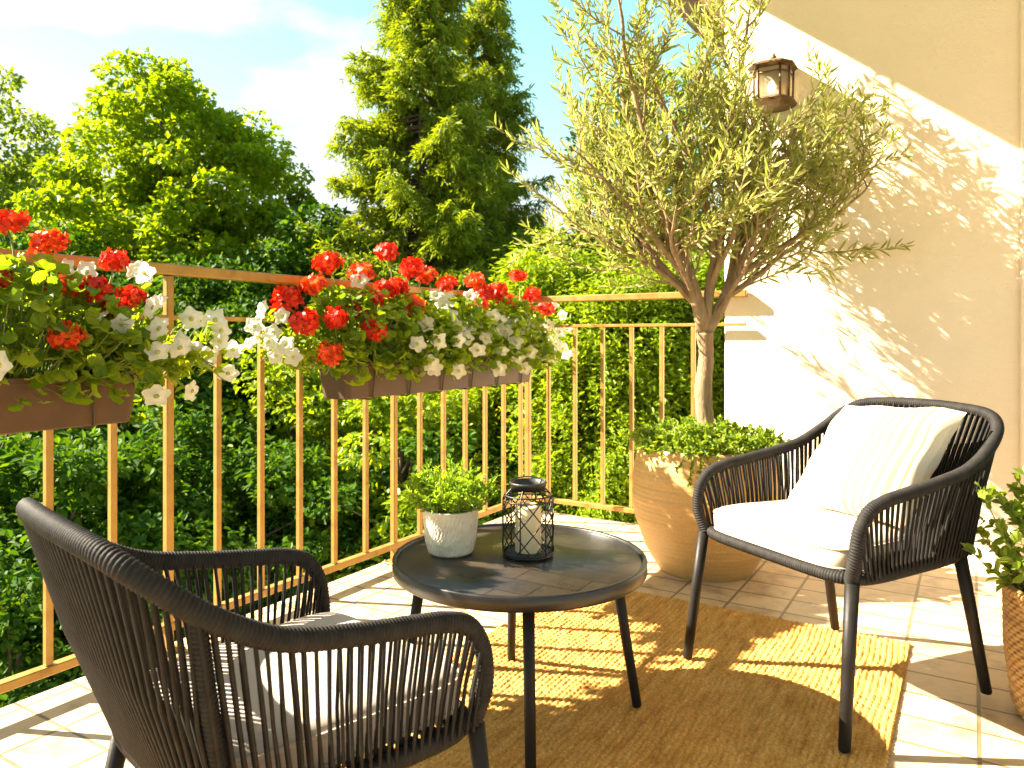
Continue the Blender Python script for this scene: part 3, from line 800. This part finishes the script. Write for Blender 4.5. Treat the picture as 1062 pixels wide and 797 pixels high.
# ------------------------------------------------------------------ flower boxes
def flower_box(label, vc, hl=.70):
    b = thing('flower_box', label, 'flower box', P(0, vc, .765), YAW, 'brown flower boxes hung on the railing')
    def lp(z, ins, x0=.045, x1=.215, r=.02):
        x0 += ins; x1 -= ins; y0, y1 = -hl + ins, hl - ins
        out = []
        for cx, cy, a0 in ((x1 - r, y1 - r, 0), (x0 + r, y1 - r, 90), (x0 + r, y0 + r, 180), (x1 - r, y0 + r, 270)):
            for k in range(5):
                a = math.radians(a0 + k * 22.5); out.append((cx + r * math.cos(a), cy + r * math.sin(a), z))
        return out
    mb = MB(); mb.rings([lp(0, .022), lp(.004, .018), lp(.118, .004), lp(.120, .0), lp(.135, -.001), lp(.138, .001), lp(.137, .008), lp(.10, .012)], smooth=False)
    mb.build('trough', M['box'], b)
    nh = int(hl / .115)
    for k in range(nh):
        y = -hl + .14 + k * (2 * hl - .28) / (nh - 1)
        mb = MB(); q = [(.0, y, .300), (.010, y, .315), (.012, y, .30), (.014, y, .15), (.036, y, .1385), (.220, y, .1385), (.2225, y, .125), (.2015, y + .012, .0), (.19, y + .012, -.006), (.05, y + .012, -.006), (.02, y, .02), (.0125, y, .06)]
        mb.tube(q, .0032, 5); mb.build('hanger', M['strap'], b)
    return b
VB2, VB1 = -.99, -2.775
flower_box('brown flower box hanging under the middle of the railing, showing its full length', VB2)
flower_box('brown flower box at the left edge, cut off by the photo', VB1, .28)

FR = np.random.default_rng(17)
def head_mesh(seed):
    r = np.random.default_rng(seed); vs = []; fs = []; n = 0
    for k in range(26):
        z = 1 - 1.5 * (k + .5) / 26; a = k * 2.399 + r.uniform(-.2, .2); q = math.sqrt(max(0, 1 - z * z))
        c = np.array([q * math.cos(a), q * math.sin(a), z]); ctr = c * np.array([.040, .040, .026]) * r.uniform(.70, 1.18)
        c = unit((c + r.normal(size=3) * .25)[None])[0]
        e1 = unit(np.cross(c, [0.3, .1, 1])[None])[0]; e2 = np.cross(c, e1); ro = r.uniform(0, 6)
        for m in range(5):
            b = ro + m * 2 * PI / 5 + r.uniform(-.15, .15); d_ = math.cos(b) * e1 + math.sin(b) * e2; s_ = np.cross(c, d_)
            L = .0195 * r.uniform(.75, 1.2); w = .0078 * r.uniform(.75, 1.1); lift = r.uniform(.05, .5)
            pts = [ctr, ctr + d_ * L * .55 + s_ * w + c * L * lift * .4, ctr + d_ * L * .95 + s_ * w * .7 + c * L * lift * .8, ctr + d_ * L * .95 - s_ * w * .7 + c * L * lift * .9, ctr + d_ * L * .55 - s_ * w + c * L * lift * .4]
            vs += pts; fs.append((n, n + 1, n + 2, n + 3, n + 4)); n += 5
    mb = MB(); mb.add(vs, fs, 0, False); return mb.mesh('geranium_head', M['red'])
M['orange'] = leafmat('orange_geranium_petal', [(.50, .025, .004), (.72, .075, .010), (.80, .13, .02)], .3, .5, (1.2, .9, .6), .25)
HEADS = [head_mesh(s) for s in (1, 2, 3)]
HEADS[1].materials[0] = M['orange']
def petunia_mesh(seed):
    r = np.random.default_rng(seed); n = 30; loops = []
    ph = r.uniform(0, 6)
    for rad, z in ((.0016, -.020), (.0032, -.013), (.0062, -.0055), (.015, .0005), (.0235, .001), (.027, -.002)):
        l = []
        for j in range(n):
            t = j / n * 2 * PI
            lob = 1 + (.16 * (rad / .027) ** 2) * math.cos(5 * t) + .03 * (rad / .027) * math.sin(11 * t + ph)
            l.append((rad * lob * math.cos(t), rad * lob * math.sin(t), z + .0022 * (rad / .027) ** 2 * math.cos(10 * t + ph) + .003 * (rad / .027) * math.sin(t + ph)))
        loops.append(l)
    mb = MB(); mb.rings(loops[2:], 0, False); mb.rings(loops[:3], 1, True); return mb.mesh('petunia_flower', [M['white'], M['throat']])
PETS = [petunia_mesh(s) for s in (1, 2, 3)]

def scallop_leaves(name, pos, ax, nrm, size, mat, n=9):
    k = n; pos = np.asarray(pos); N_ = len(pos)
    ax = unit(np.asarray(ax)); b = unit(np.cross(nrm, ax)); c = np.cross(ax, b)
    th = np.linspace(.30, 2 * PI - .30, k) + PI
    rr = .5 * (1 + .10 * np.cos(np.arange(k) * PI))
    T = np.concatenate([[[.12, 0, -.06]], np.stack([.5 + rr * np.cos(th), rr * np.sin(th) * 1.08, .10 + .05 * np.cos(np.arange(k) * PI)], 1)])
    vs = pos[:, None] + size[:, None, None] * (T[None, :, 0:1] * ax[:, None] + T[None, :, 1:2] * b[:, None] + T[None, :, 2:3] * c[:, None])
    Fc = np.array([[0, i, i + 1] for i in range(1, k)])
    fs = (Fc[None] + (np.arange(N_) * (k + 1))[:, None, None]).reshape(-1, 3)
    return np_mesh(name, vs.reshape(-1, 3), fs, mat)

def look(n, roll):
    n = Vector(n).normalized(); q = n.to_track_quat('Z', 'Y'); return (q @ Matrix.Rotation(roll, 3, 'Z').to_quaternion()).to_euler()
def geranium(label, vc, heads, half=.20, u0=.02, u1=.27, top=.33, n=330, uc=.13, hs_=1.15):
    """heads are (u, v, z) points measured on the photo"""
    t = thing('geranium', label, 'flowering plant', P(uc, vc, .885), YAW, 'red geraniums in the flower boxes')
    y = FR.uniform(-1, 1, n) * half * 1.15; x = FR.uniform(-1, 1, n) * .17 
    e = np.clip(1 - (y / (half * 1.3)) ** 2 - (x / .24) ** 2, .05, 1) ** .5
    z = top * e * (.12 + .88 * FR.uniform(0, 1, n) ** .6) - .02
    low = (x > .06) & (FR.uniform(0, 1, n) < .25); z = np.where(low, FR.uniform(-.05, .06, n), z); x = np.where(low, FR.uniform(.10, .16, n), x)
    pos = np.stack([x, y, z], 1)
    out = np.stack([x * 3, y * 1.5, .1 + 0 * x], 1) + FR.normal(size=(n, 3)) * .5
    nr = np.stack([x * 4 + FR.normal(size=n) * .35, y * 1.0 + FR.normal(size=n) * .35, .75 + 0 * x], 1)
    nobj('foliage', scallop_leaves('geranium_foliage', pos, out, nr, FR.uniform(.026, .046, n), M['ger_leaf']), t)
    st = MB(); hs = []
    for k, (u, v, z) in enumerate(heads):
        p = np.array([u - uc, v - vc, z - .885])
        b = np.array([p[0] * .35, p[1] * .75, max(-.02, p[2] - .17)])
        st.tube(catmull([b, (b * .4 + p * .6) + np.array([.004, .008, -.01]), p - np.array([0, 0, .012])], .02), .0026, 5)
        h = nobj('flower_head', HEADS[k % 3], t); h.location = p; sc = FR.uniform(.85, 1.12) * hs_; h.scale = (sc, sc, sc * 1.05)
        h.rotation_euler = look((p[0] * 2 + .25, p[1] * .5 - .35, .85), FR.uniform(0, 6))
    for i in range(0, n, 4): st.tube([pos[i] * np.array([.3, .7, 0]) , pos[i] * np.array([.75, .9, .6]), pos[i]], .0015, 4, cap=False)
    st.build('stems', M['stem'], t)
    return t
def petunia(label, vc, flowers, half=.2, top=.16, n=520, uc=.15, spill=.1, yoff=0, fs_=.95):
    t = thing('petunia', label, 'flowering plant', P(uc, vc, .885), YAW, 'white petunias in the flower boxes')
    pos = []; ax = []; nr = []
    tg_ = [np.array([u - uc, v - vc, z - .885]) for u, v, z in flowers]
    st = MB()
    for i in range(n // 9):
        if i < len(tg_): e = tg_[i] * .98
        else:
            e = np.array([FR.uniform(-.13, .17), FR.uniform(-1, 1) * half * 1.2 + yoff, 0]); e[2] = top * math.sqrt(max(.05, 1 - (e[1] / (half * 1.6)) ** 2)) * FR.uniform(.1, 1) - spill * max(0, e[0]) * 4
        b = np.array([FR.uniform(-.03, .03), e[1] * .6, 0]); m = (b + e) / 2 + np.array([0, 0, .05]); 
        path = catmull([b, m, e], .02); st.tube(path, .0016, 4, cap=False)
        for k in range(11):
            f = FR.uniform(.25, .98); q = path[int(f * (len(path) - 1))] + FR.normal(size=3) * .008
            pos.append(q); ax.append(FR.normal(size=3) + np.array([q[0] * 2, q[1], .2])); nr.append(np.array([.3, -.1, 1]) + FR.normal(size=3) * .45)
    k = len(pos)
    nobj('foliage', leaf_mesh('petunia_foliage', pos, ax, nr, FR.uniform(.026, .046, k), FR.uniform(.014, .022, k), M['pet_leaf'], 'oval'), t)
    st.build('stems', M['stem'], t)
    for i, p in enumerate(tg_):
        h = nobj('flower', PETS[i % 3], t); h.location = p + np.array([.034, -.022, .006]); s_ = FR.uniform(.95, 1.22) * fs_; h.scale = (s_ * 1.08,) * 3
        h.rotation_euler = look((.62 + FR.normal() * .3, -.75 + FR.normal() * .3, .38 + FR.normal() * .25), FR.uniform(0, 6))
    return t
# measured blossom positions (photo x, photo y, distance from the railing)
g2 = [(401, 262, .10), (341, 274, .06), (375, 283, .10), (326, 296, .10), (297, 311, .04), (316, 335, .20), (347, 331, .22), (388, 342, .26), (342, 368, .27), (428, 279, .08), (443, 286, .08), (402, 300, .14),
      (431, 318, .22), (382, 315, .18), (368, 318, .14), (463, 295, .08), (492, 291, .07), (516, 303, .10), (537, 287, .06), (552, 306, .06), (541, 322, .13), (553, 328, .14), (501, 305, .1), (496, 318, .13), (523, 312, .08), (412, 299, .1), (566, 322, .05)]
w2a = [(270, 322, .05), (258, 357, .12), (284, 371, .16), (302, 372, .2), (294, 359, .16), (262, 340, .08), (281, 347, .1), (290, 330, .08), (276, 356, .12), (268, 330, .04)]
w2b = [(370, 293, .1), (439, 337, .25), (430, 358, .29), (451, 355, .27), (472, 355, .28), (447, 383, .26), (472, 386, .27), (484, 340, .22), (463, 312, .16), (450, 308, .12), (443, 378, .27), (480, 352, .26), (492, 364, .28), (463, 330, .2), (500, 352, .26), (470, 342, .22), (456, 318, .16)]
w2c = [(514, 384, .27), (541, 383, .25), (508, 330, .18), (521, 345, .22), (538, 342, .21), (531, 356, .25), (552, 355, .2), (563, 350, .16), (574, 357, .14), (585, 369, .12), (585, 342, .07), (580, 328, .05), (570, 317, .04), (484, 309, .1), (494, 309, .08), (528, 335, .18), (546, 366, .24),
       (516, 364, .26), (560, 372, .2), (570, 370, .18), (508, 346, .22), (548, 335, .16), (566, 338, .12), (577, 345, .1), (533, 372, .26), (498, 335, .2), (515, 335, .18), (555, 343, .16), (538, 330, .15), (580, 362, .1)]
w1 = [(150, 287, .12), (163, 316, .16), (185, 362, .26), (163, 366, .28), (200, 360, .22), (197, 333, .16), (228, 345, .14), (235, 388, .2), (197, 407, .28), (162, 411, .30), (127, 340, .24), (206, 334, .14), (222, 334, .12), (227, 357, .14), (213, 372, .2),
      (240, 364, .12), (90, 285, .1), (70, 282, .06), (141, 283, .08), (102, 331, .2), (156, 321, .18), (0, 381, .3), (163, 342, .22), (190, 356, .24)]
g1 = [(8, 232, .06), (50, 252, .08), (118, 271, .12), (97, 301, .18), (70, 349, .28), (135, 308, .14), (120, 319, .18), (60, 297, .12), (-12, 290, .15)]
def P3(l): return [on_u(*q) for q in l]
G2 = sorted(P3(g2), key=lambda q: q[1])
cuts = [-9, -1.55, -1.2, -.72, 9]
for lab, vc, lo, hi in (('red geranium at the near end of the full-length flower box, trusses low over its corner', -1.55, cuts[0], cuts[1]), ('red geranium second from the near end of the full-length flower box', -1.28, cuts[1], cuts[2]),
                        ('red geranium behind the white petunias in the middle of the full-length flower box', -.93, cuts[2], cuts[3]), ('red geranium at the far end of the full-length flower box near the olive tree', -.45, cuts[3], cuts[4])):
    geranium(lab, vc, [q for q in G2 if lo <= q[1] < hi], half=.21, n=800)
petunia('white petunia trailing off the near end of the full-length flower box', -1.70, P3(w2a), half=.16, yoff=-.1, n=420, fs_=.92)
petunia('white petunia in the middle of the full-length flower box, spilling over its front', -.98, P3(w2b), half=.26, n=560, fs_=1.1)
petunia('dense white petunia at the far end of the full-length flower box', -.50, P3(w2c), half=.28, n=760, fs_=1.1)
G1 = P3(g1)
geranium('red geranium with four large trusses in the flower box at the left edge', -2.81, G1, half=.27, n=1200, top=.34, hs_=.92)
petunia('white petunia trailing off the right end of the flower box at the left edge', -2.58, P3(w1), half=.2, yoff=.08, n=720)

# ------------------------------------------------------------------ garden trees
def clump_leaves(r, centers, radii, per, size, flat=.7, droop=.2, up=.9, outw=.6, ctr=None):
    P_, A_, N_, S_ = [], [], [], []
    for c, rc in zip(centers, radii):
        n = int(per * r.uniform(.7, 1.3))
        q = unit(r.normal(size=(n, 3))) * (r.uniform(.2, 1, (n, 1)) ** .45) * rc * np.array([1, 1, flat])
        P_.append(c + q); o = unit(q + 1e-6) 
        A_.append(o * outw + r.normal(size=(n, 3)) * .5 + np.array([0, 0, -droop]))
        N_.append(np.array([0, 0, up]) + o * .5 + r.normal(size=(n, 3)) * .45); S_.append(size * r.uniform(.45, 1.45, n))
    return np.concatenate(P_), np.concatenate(A_), np.concatenate(N_), np.concatenate(S_)
def broadleaf(seed, Ht, R, z0, ncl, per, size, mat, rc=.55, aspect=.75, shape='kite', flat=.65, fill=.35, droop=.2, up=.9, ztop=None, lobes=.22):
    """returns (trunk mesh, crown mesh); crown from z0 to Ht, radius R"""
    r = np.random.default_rng(seed); hz = (Ht - z0) / 2; cz = z0 + hz
    ph = r.uniform(0, 6, 6); cs = []; rs = []
    for i in range(ncl):
        d = unit(r.normal(size=(1, 3)))[0]
        inner = i < ncl * fill
        k = r.uniform(.25, .75) if inner else r.uniform(.82, 1.0)
        lob = 1 + lobes * math.sin(3 * math.atan2(d[1], d[0]) + ph[0] + 2 * d[2]) * .6 + lobes * math.sin(4 * d[2] + ph[1]) * .5
        w = R * (1 - .28 * max(0, d[2]) ** 2) * lob
        cs.append(np.array([d[0] * w * k, d[1] * w * k, cz + d[2] * hz * k * (1 + .12 * math.sin(5 * d[0] + ph[2]))])); rs.append(rc * r.uniform(.6, 1.25))
    Pp, A, N_, S_ = clump_leaves(r, cs, rs, per, size, flat, droop, up)
    crown = leaf_mesh('crown', Pp, A, N_, S_, S_ * aspect, mat, shape)
    mb = MB(); tr_ = .022 * Ht
    tp = catmull([(0, 0, -.1), (r.uniform(-.1, .1), r.uniform(-.1, .1), z0 * .5), (r.uniform(-.2, .2), r.uniform(-.2, .2), z0 + hz * .6), (0, 0, z0 + hz * 1.5)], .3)
    mb.tube(tp, np.linspace(tr_, tr_ * .25, len(tp)), 9)
    for i in r.permutation(ncl)[:26]:
        c = cs[i]; zb = np.clip(c[2] - r.uniform(.3, 1.2) * hz * .8, z0 * .7, z0 + hz * 1.3); b = np.array([np.interp(zb, tp[:, 2], tp[:, 0]), np.interp(zb, tp[:, 2], tp[:, 1]), zb])
        mb.tube([b, b * .5 + c * .5 + np.array([0, 0, -.1]), c], [tr_ * .35, tr_ * .2, tr_ * .06], 6, cap=False)
    return mb.mesh('trunk', M['bark']), crown
def spruce(seed, Ht, R, z0, mat, nwh=46, dens=1.0):
    r = np.random.default_rng(seed); mb = MB(); mb.tube([(0, 0, -.1), (0, 0, Ht * .5), (0, 0, Ht)], [.013 * Ht, .006 * Ht, .01], 8)
    Pp, A, N_, L = [], [], [], []
    for w in range(nwh):
        z = z0 + (Ht - z0) * (w / nwh) ** 1.0; 
        for b in range(int(r.integers(5, 8))):
            a = r.uniform(0, 2 * PI); ln_ = (R * (1 - (z - z0) / (Ht - z0)) ** .72 + .12) * r.uniform(.62, 1.15)
            d = np.array([math.cos(a), math.sin(a), 0]); sd = np.array([-d[1], d[0], 0])
            drop = r.uniform(.25, .55)
            s = np.linspace(0, 1, 7)
            path = np.array([0, 0, z + r.uniform(-.1, .1)]) + d * (ln_ * s)[:, None] + np.array([0, 0, 1.]) * (ln_ * (-.9 * drop * s + .55 * drop * s ** 3 + .12 * s))[:, None]
            mb.tube(path, np.linspace(.016 + .012 * ln_, .004, 7), 5, cap=False)
            nst = int((4 + 9 * ln_) * dens)
            for k in range(nst):
                f = .18 + .82 * (k + r.uniform(0, 1)) / nst; i = min(5, int(f * 6)); p = path[i] + (path[i + 1] - path[i]) * (f * 6 - i)
                for sg in (-1, 1):
                    tl = (.10 + .30 * ln_ * (1 - f) * .6 + .10) * r.uniform(.6, 1.2)
                    td = unit((d * r.uniform(.3, .8) + sd * sg * r.uniform(.5, 1) + np.array([0, 0, -r.uniform(.15, .9)]))[None])[0]
                    m = max(3, int(tl / .045)); t = np.linspace(.05, 1, m)
                    q = p + td * (tl * t)[:, None] + np.array([0, 0, -.35]) * (tl * t ** 2)[:, None]
                    Pp.append(q); A.append(td + r.normal(size=(m, 3)) * .45 + np.array([0, 0, -.15])); N_.append(np.array([0, 0, 1.]) + r.normal(size=(m, 3)) * .5); L.append(r.uniform(.11, .19, m))
                if r.uniform() < .5:
                    m = 3; Pp.append(np.repeat(p[None], m, 0)); A.append(d + r.normal(size=(m, 3)) * .4); N_.append(np.array([0, 0, 1.]) + r.normal(size=(m, 3)) * .5); L.append(r.uniform(.10, .16, m))
    Pp, A, N_, L = map(np.concatenate, (Pp, A, N_, L))
    k = len(Pp); Pp = np.repeat(Pp, 3, 0) + r.normal(size=(3 * k, 3)) * .022; A = unit(np.repeat(A, 3, 0)) + r.normal(size=(3 * k, 3)) * .38; N_ = np.repeat(N_, 3, 0) + r.normal(size=(3 * k, 3)) * .4; L = np.repeat(L, 3) * r.uniform(.7, 1.1, 3 * k)
    print('spruce', len(Pp))
    return mb.mesh('trunk', M['bark']), leaf_mesh('crown', Pp, A, N_, L, L * .20, mat, 'lance', .8)
def conifer_bush(seed, Ht, R, ncl, per, size, mat):
    r = np.random.default_rng(seed); Pp, A, N_, S_ = [], [], [], []
    for i in range(ncl):
        z = Ht * (.03 + .95 * r.uniform(0, 1) ** .9); f = z / Ht
        w = R * (min(1, .75 + f) * (1 - max(0, f - .45) ** 1.6 * 2.2)) ; a = r.uniform(0, 2 * PI); k = r.uniform(.55, 1.0)
        w = max(.05, w) * k * (1 + .12 * math.sin(3 * a + z * 2))
        c = np.array([math.cos(a) * w, math.sin(a) * w, z]); n = int(per * r.uniform(.7, 1.3)); d = unit(np.array([[math.cos(a), math.sin(a), .25]]))[0]
        t = r.uniform(0, 1, (n, 1))
        q = c + d * t * .34 + r.normal(size=(n, 3)) * np.array([.10, .10, .13]) * (1.1 - t * .5) + np.array([0, 0, -.22]) * t ** 2
        Pp.append(q); A.append(d * .9 + r.normal(size=(n, 3)) * .5 + np.array([0, 0, -.35])); N_.append(np.array([0, 0, .8]) + d * .5 + r.normal(size=(n, 3)) * .45); S_.append(size * r.uniform(.6, 1.25, n))
    Pp, A, N_, S_ = map(np.concatenate, (Pp, A, N_, S_))
    mb = MB(); mb.tube([(0, 0, -.1), (0, 0, Ht * .5), (0, 0, Ht * .95)], [.09, .05, .01], 7)
    return mb.mesh('trunk', M['bark']), leaf_mesh('crown', Pp, A, N_, S_, S_ * .36, mat, 'lance', .8)

T_maple = broadleaf(131, 10.0, 2.95, 2.0, 400, 225, .125, M['maple'], .44, lobes=.05, fill=.42)
T_airy = broadleaf(102, 10.0, 2.7, 2.6, 120, 170, .13, M['airy'], .60, flat=.6, lobes=.3)
T_spr1 = spruce(103, 13.5, 3.0, .6, M['spruce'], 48, 1.05)
T_spr2 = spruce(104, 12.6, 2.7, .6, M['spruce'], 42, .9)
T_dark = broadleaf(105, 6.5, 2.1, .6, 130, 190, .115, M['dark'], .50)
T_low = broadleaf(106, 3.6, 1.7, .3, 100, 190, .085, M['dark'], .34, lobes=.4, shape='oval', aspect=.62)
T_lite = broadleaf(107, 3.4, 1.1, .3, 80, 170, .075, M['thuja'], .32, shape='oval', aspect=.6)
T_thu = conifer_bush(108, 4.6, 1.0, 330, 190, .075, M['thuja'])
T_thu2 = conifer_bush(109, 4.6, 1.1, 330, 190, .075, M['thuja'])

def plant(name, cat, label, T, px, D, ztop=None, Ht0=1.0, s=None, rz=0.0, group=None, sxy=1.0):
    x = (px - CX) / F * D
    if s is None: s = (ztop - GZ) / Ht0
    o = thing(name, label, cat, (x, D, GZ), rz, group); o.scale = (s * sxy, s * sxy, s)
    for nm, me in (('trunk', T[0]), ('crown', T[1])): nobj(nm, me, o)
    return o
def zt(py, D): return H - (py - HY) / F * D
GT = 'trees in the garden beyond the railing'; GS = 'shrubs in the garden beyond the railing'; GK = 'far trees closing the garden'
plant('broadleaf_tree', 'tree', 'rounded bright green broadleaf tree standing clear against the sky, left of the spruce', T_maple, 186, 15.5, zt(72, 15.5), 10.1, rz=.4, group=GT)
plant('broadleaf_tree', 'tree', 'looser pale green tree cut off by the left edge, left of the rounded tree', T_airy, -34, 19, zt(66, 19), 10.1, rz=2.2, group=GT, sxy=.95)
plant('spruce_tree', 'tree', 'tall spruce with drooping branches whose tip leaves the top of the photo', T_spr1, 437, 13.5, s=.92, group=GT)
plant('spruce_tree', 'tree', 'second spruce just behind and right of the tallest one, beside the olive tree', T_spr2, 502, 15.2, s=.94, rz=1.3, group=GT, sxy=.9)
plant('broadleaf_tree', 'tree', 'loose green tree seen through the olive leaves beside the house wall', T_airy, 690, 16, zt(40, 16), 10.1, rz=4.0, group=GT, sxy=.85)
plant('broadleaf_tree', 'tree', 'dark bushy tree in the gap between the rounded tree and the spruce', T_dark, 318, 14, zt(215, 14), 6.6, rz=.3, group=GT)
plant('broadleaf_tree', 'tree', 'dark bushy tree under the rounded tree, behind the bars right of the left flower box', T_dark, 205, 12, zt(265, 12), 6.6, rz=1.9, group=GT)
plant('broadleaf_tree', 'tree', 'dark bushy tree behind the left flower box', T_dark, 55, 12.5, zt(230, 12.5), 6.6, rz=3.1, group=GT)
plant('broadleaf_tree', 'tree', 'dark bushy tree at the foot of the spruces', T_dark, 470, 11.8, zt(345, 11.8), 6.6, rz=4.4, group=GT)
for px, D, py, rz, lab in ((575, 9.6, 262, 0, 'yellow green conifer bush right of the full-length flower box'), (640, 9.0, 285, 1.1, 'yellow green conifer bush behind the short run of railing, left of the olive trunk'),
                           (705, 9.4, 270, 2.0, 'yellow green conifer bush directly behind the olive trunk'), (765, 9.0, 300, 3.3, 'yellow green conifer bush half hidden by the house wall'), (520, 10.2, 330, 4.1, 'yellow green conifer bush behind the black wire lantern')):
    plant('conifer_bush', 'bush', lab, (T_thu, T_thu2)[int(rz * 10) % 2], px, D, zt(py, D), 4.6, rz=rz, group=GS, sxy=1.05)
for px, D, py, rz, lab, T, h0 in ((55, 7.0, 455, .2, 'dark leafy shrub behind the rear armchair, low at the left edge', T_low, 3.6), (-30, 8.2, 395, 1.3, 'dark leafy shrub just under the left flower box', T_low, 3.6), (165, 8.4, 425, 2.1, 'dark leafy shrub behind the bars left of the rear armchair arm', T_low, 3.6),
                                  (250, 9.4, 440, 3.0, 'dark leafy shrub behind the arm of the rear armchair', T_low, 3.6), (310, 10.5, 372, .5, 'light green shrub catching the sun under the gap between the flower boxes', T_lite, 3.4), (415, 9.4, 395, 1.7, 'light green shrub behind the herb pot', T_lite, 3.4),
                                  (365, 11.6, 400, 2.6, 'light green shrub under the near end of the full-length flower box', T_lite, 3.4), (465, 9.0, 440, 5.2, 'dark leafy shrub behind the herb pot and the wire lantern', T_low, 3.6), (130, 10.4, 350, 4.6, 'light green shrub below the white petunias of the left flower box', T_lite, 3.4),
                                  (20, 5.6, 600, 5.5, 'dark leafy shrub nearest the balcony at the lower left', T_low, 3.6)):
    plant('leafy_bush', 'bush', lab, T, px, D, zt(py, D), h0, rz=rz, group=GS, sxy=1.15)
for k, (px, D, py) in enumerate(((-160, 27, 190), (-20, 30, 215), (110, 28, 225), (235, 31, 235), (340, 27, 250), (455, 30, 240), (560, 28, 235), (660, 30, 225), (780, 28, 215))):
    names = ('beyond the left edge', 'behind the pale tree at the left edge', 'behind the left side of the rounded tree', 'behind the right side of the rounded tree', 'behind the gap left of the spruce', 'behind the two spruces', 'right of the spruces', 'behind the olive tree', 'behind the house corner')
    plant('broadleaf_tree', 'tree', 'far green tree closing the view ' + names[k], T_maple, px, D, zt(py, D), 10.1, rz=k * 1.7, group=GK, sxy=1.25)

# ------------------------------------------------------------------ light, sky, camera
SN = .40; CN = math.sqrt(1 - SN * SN)      # how squarely the sun meets the wall
EL = math.atan(.788 * CN)
sx, sy = SN * -.5227 - CN * .8525, SN * -.8525 + CN * .5227
sun = bpy.data.lights.new('sun', 'SUN'); sun.energy = 5.0; sun.angle = math.radians(.5); sun.color = (1, .88, .69)
so = bpy.data.objects.new('sun', sun); link(so)
so.rotation_euler = Vector((sx * math.cos(EL), sy * math.cos(EL), math.sin(EL))).to_track_quat('Z', 'Y').to_euler()
so.location = (-8, 0, 8)
w = bpy.data.worlds.new('World'); scene.world = w; w.use_nodes = True
nt = w.node_tree; nt.nodes.clear()
out = nt.nodes.new('ShaderNodeOutputWorld'); bg = nt.nodes.new('ShaderNodeBackground'); bg.inputs["Strength"].default_value = .078
sky = nt.nodes.new('ShaderNodeTexSky'); sky.sky_type = 'NISHITA'; sky.sun_disc = False; sky.sun_elevation = EL
sky.sun_rotation = math.atan2(sx, sy); sky.air_density = 1.0; sky.dust_density = .25; sky.ozone_density = 1.0
tc = nt.nodes.new('ShaderNodeTexCoord'); mp = nt.nodes.new('ShaderNodeMapping'); mp.inputs['Scale'].default_value = (1.0, 1.0, 2.2); mp.inputs['Location'].default_value = (4.22, .2, .5)
no = nt.nodes.new('ShaderNodeTexNoise'); no.inputs['Scale'].default_value = 2.6; no.inputs['Detail'].default_value = 7; no.inputs['Roughness'].default_value = .55
rp = nt.nodes.new('ShaderNodeValToRGB'); rp.color_ramp.elements[0].position = .54; rp.color_ramp.elements[1].position = .70
mx = nt.nodes.new('ShaderNodeMix'); mx.data_type = 'RGBA'; mx.inputs[7].default_value = (3.0, 3.0, 2.85, 1)
nt.links.new(tc.outputs['Generated'], mp.inputs[0]); nt.links.new(mp.outputs[0], no.inputs['Vector']); nt.links.new(no.outputs['Fac'], rp.inputs[0])
tint = nt.nodes.new('ShaderNodeMix'); tint.data_type = 'RGBA'; tint.blend_type = 'MULTIPLY'; tint.inputs[0].default_value = 1; tint.inputs[7].default_value = (.74, .93, .80, 1)
nt.links.new(sky.outputs[0], tint.inputs[6])
nt.links.new(rp.outputs[0], mx.inputs[0]); ceil_ = nt.nodes.new('ShaderNodeMix'); ceil_.data_type = 'RGBA'; ceil_.blend_type = 'DARKEN'; ceil_.inputs[0].default_value = 1; ceil_.inputs[7].default_value = (2.25, 2.45, 2.5, 1)
nt.links.new(tint.outputs[2], ceil_.inputs[6]); nt.links.new(ceil_.outputs[2], mx.inputs[6]); nt.links.new(mx.outputs[2], bg.inputs['Color']); nt.links.new(bg.outputs[0], out.inputs[0])

cam = bpy.data.cameras.new('camera'); co = bpy.data.objects.new('camera', cam); link(co)
co.location = (0, 0, H); co.rotation_euler = (PI / 2, 0, 0)
cam.sensor_fit = 'HORIZONTAL'; cam.sensor_width = 36; cam.lens = F / 1062 * 36
cam.shift_y = -(398.5 - HY) / 1062; cam.clip_start = .02; cam.clip_end = 1000
cam.dof.use_dof = True; cam.dof.focus_distance = 1.7; cam.dof.aperture_fstop = 8
scene.camera = co
scene.view_settings.view_transform = 'Standard'; scene.view_settings.look = 'None'
scene.view_settings.exposure = 2.7; scene.view_settings.gamma = 1
scene.render.engine = 'CYCLES'
scene.cycles.use_denoising = True
scene.cycles.max_bounces = 8
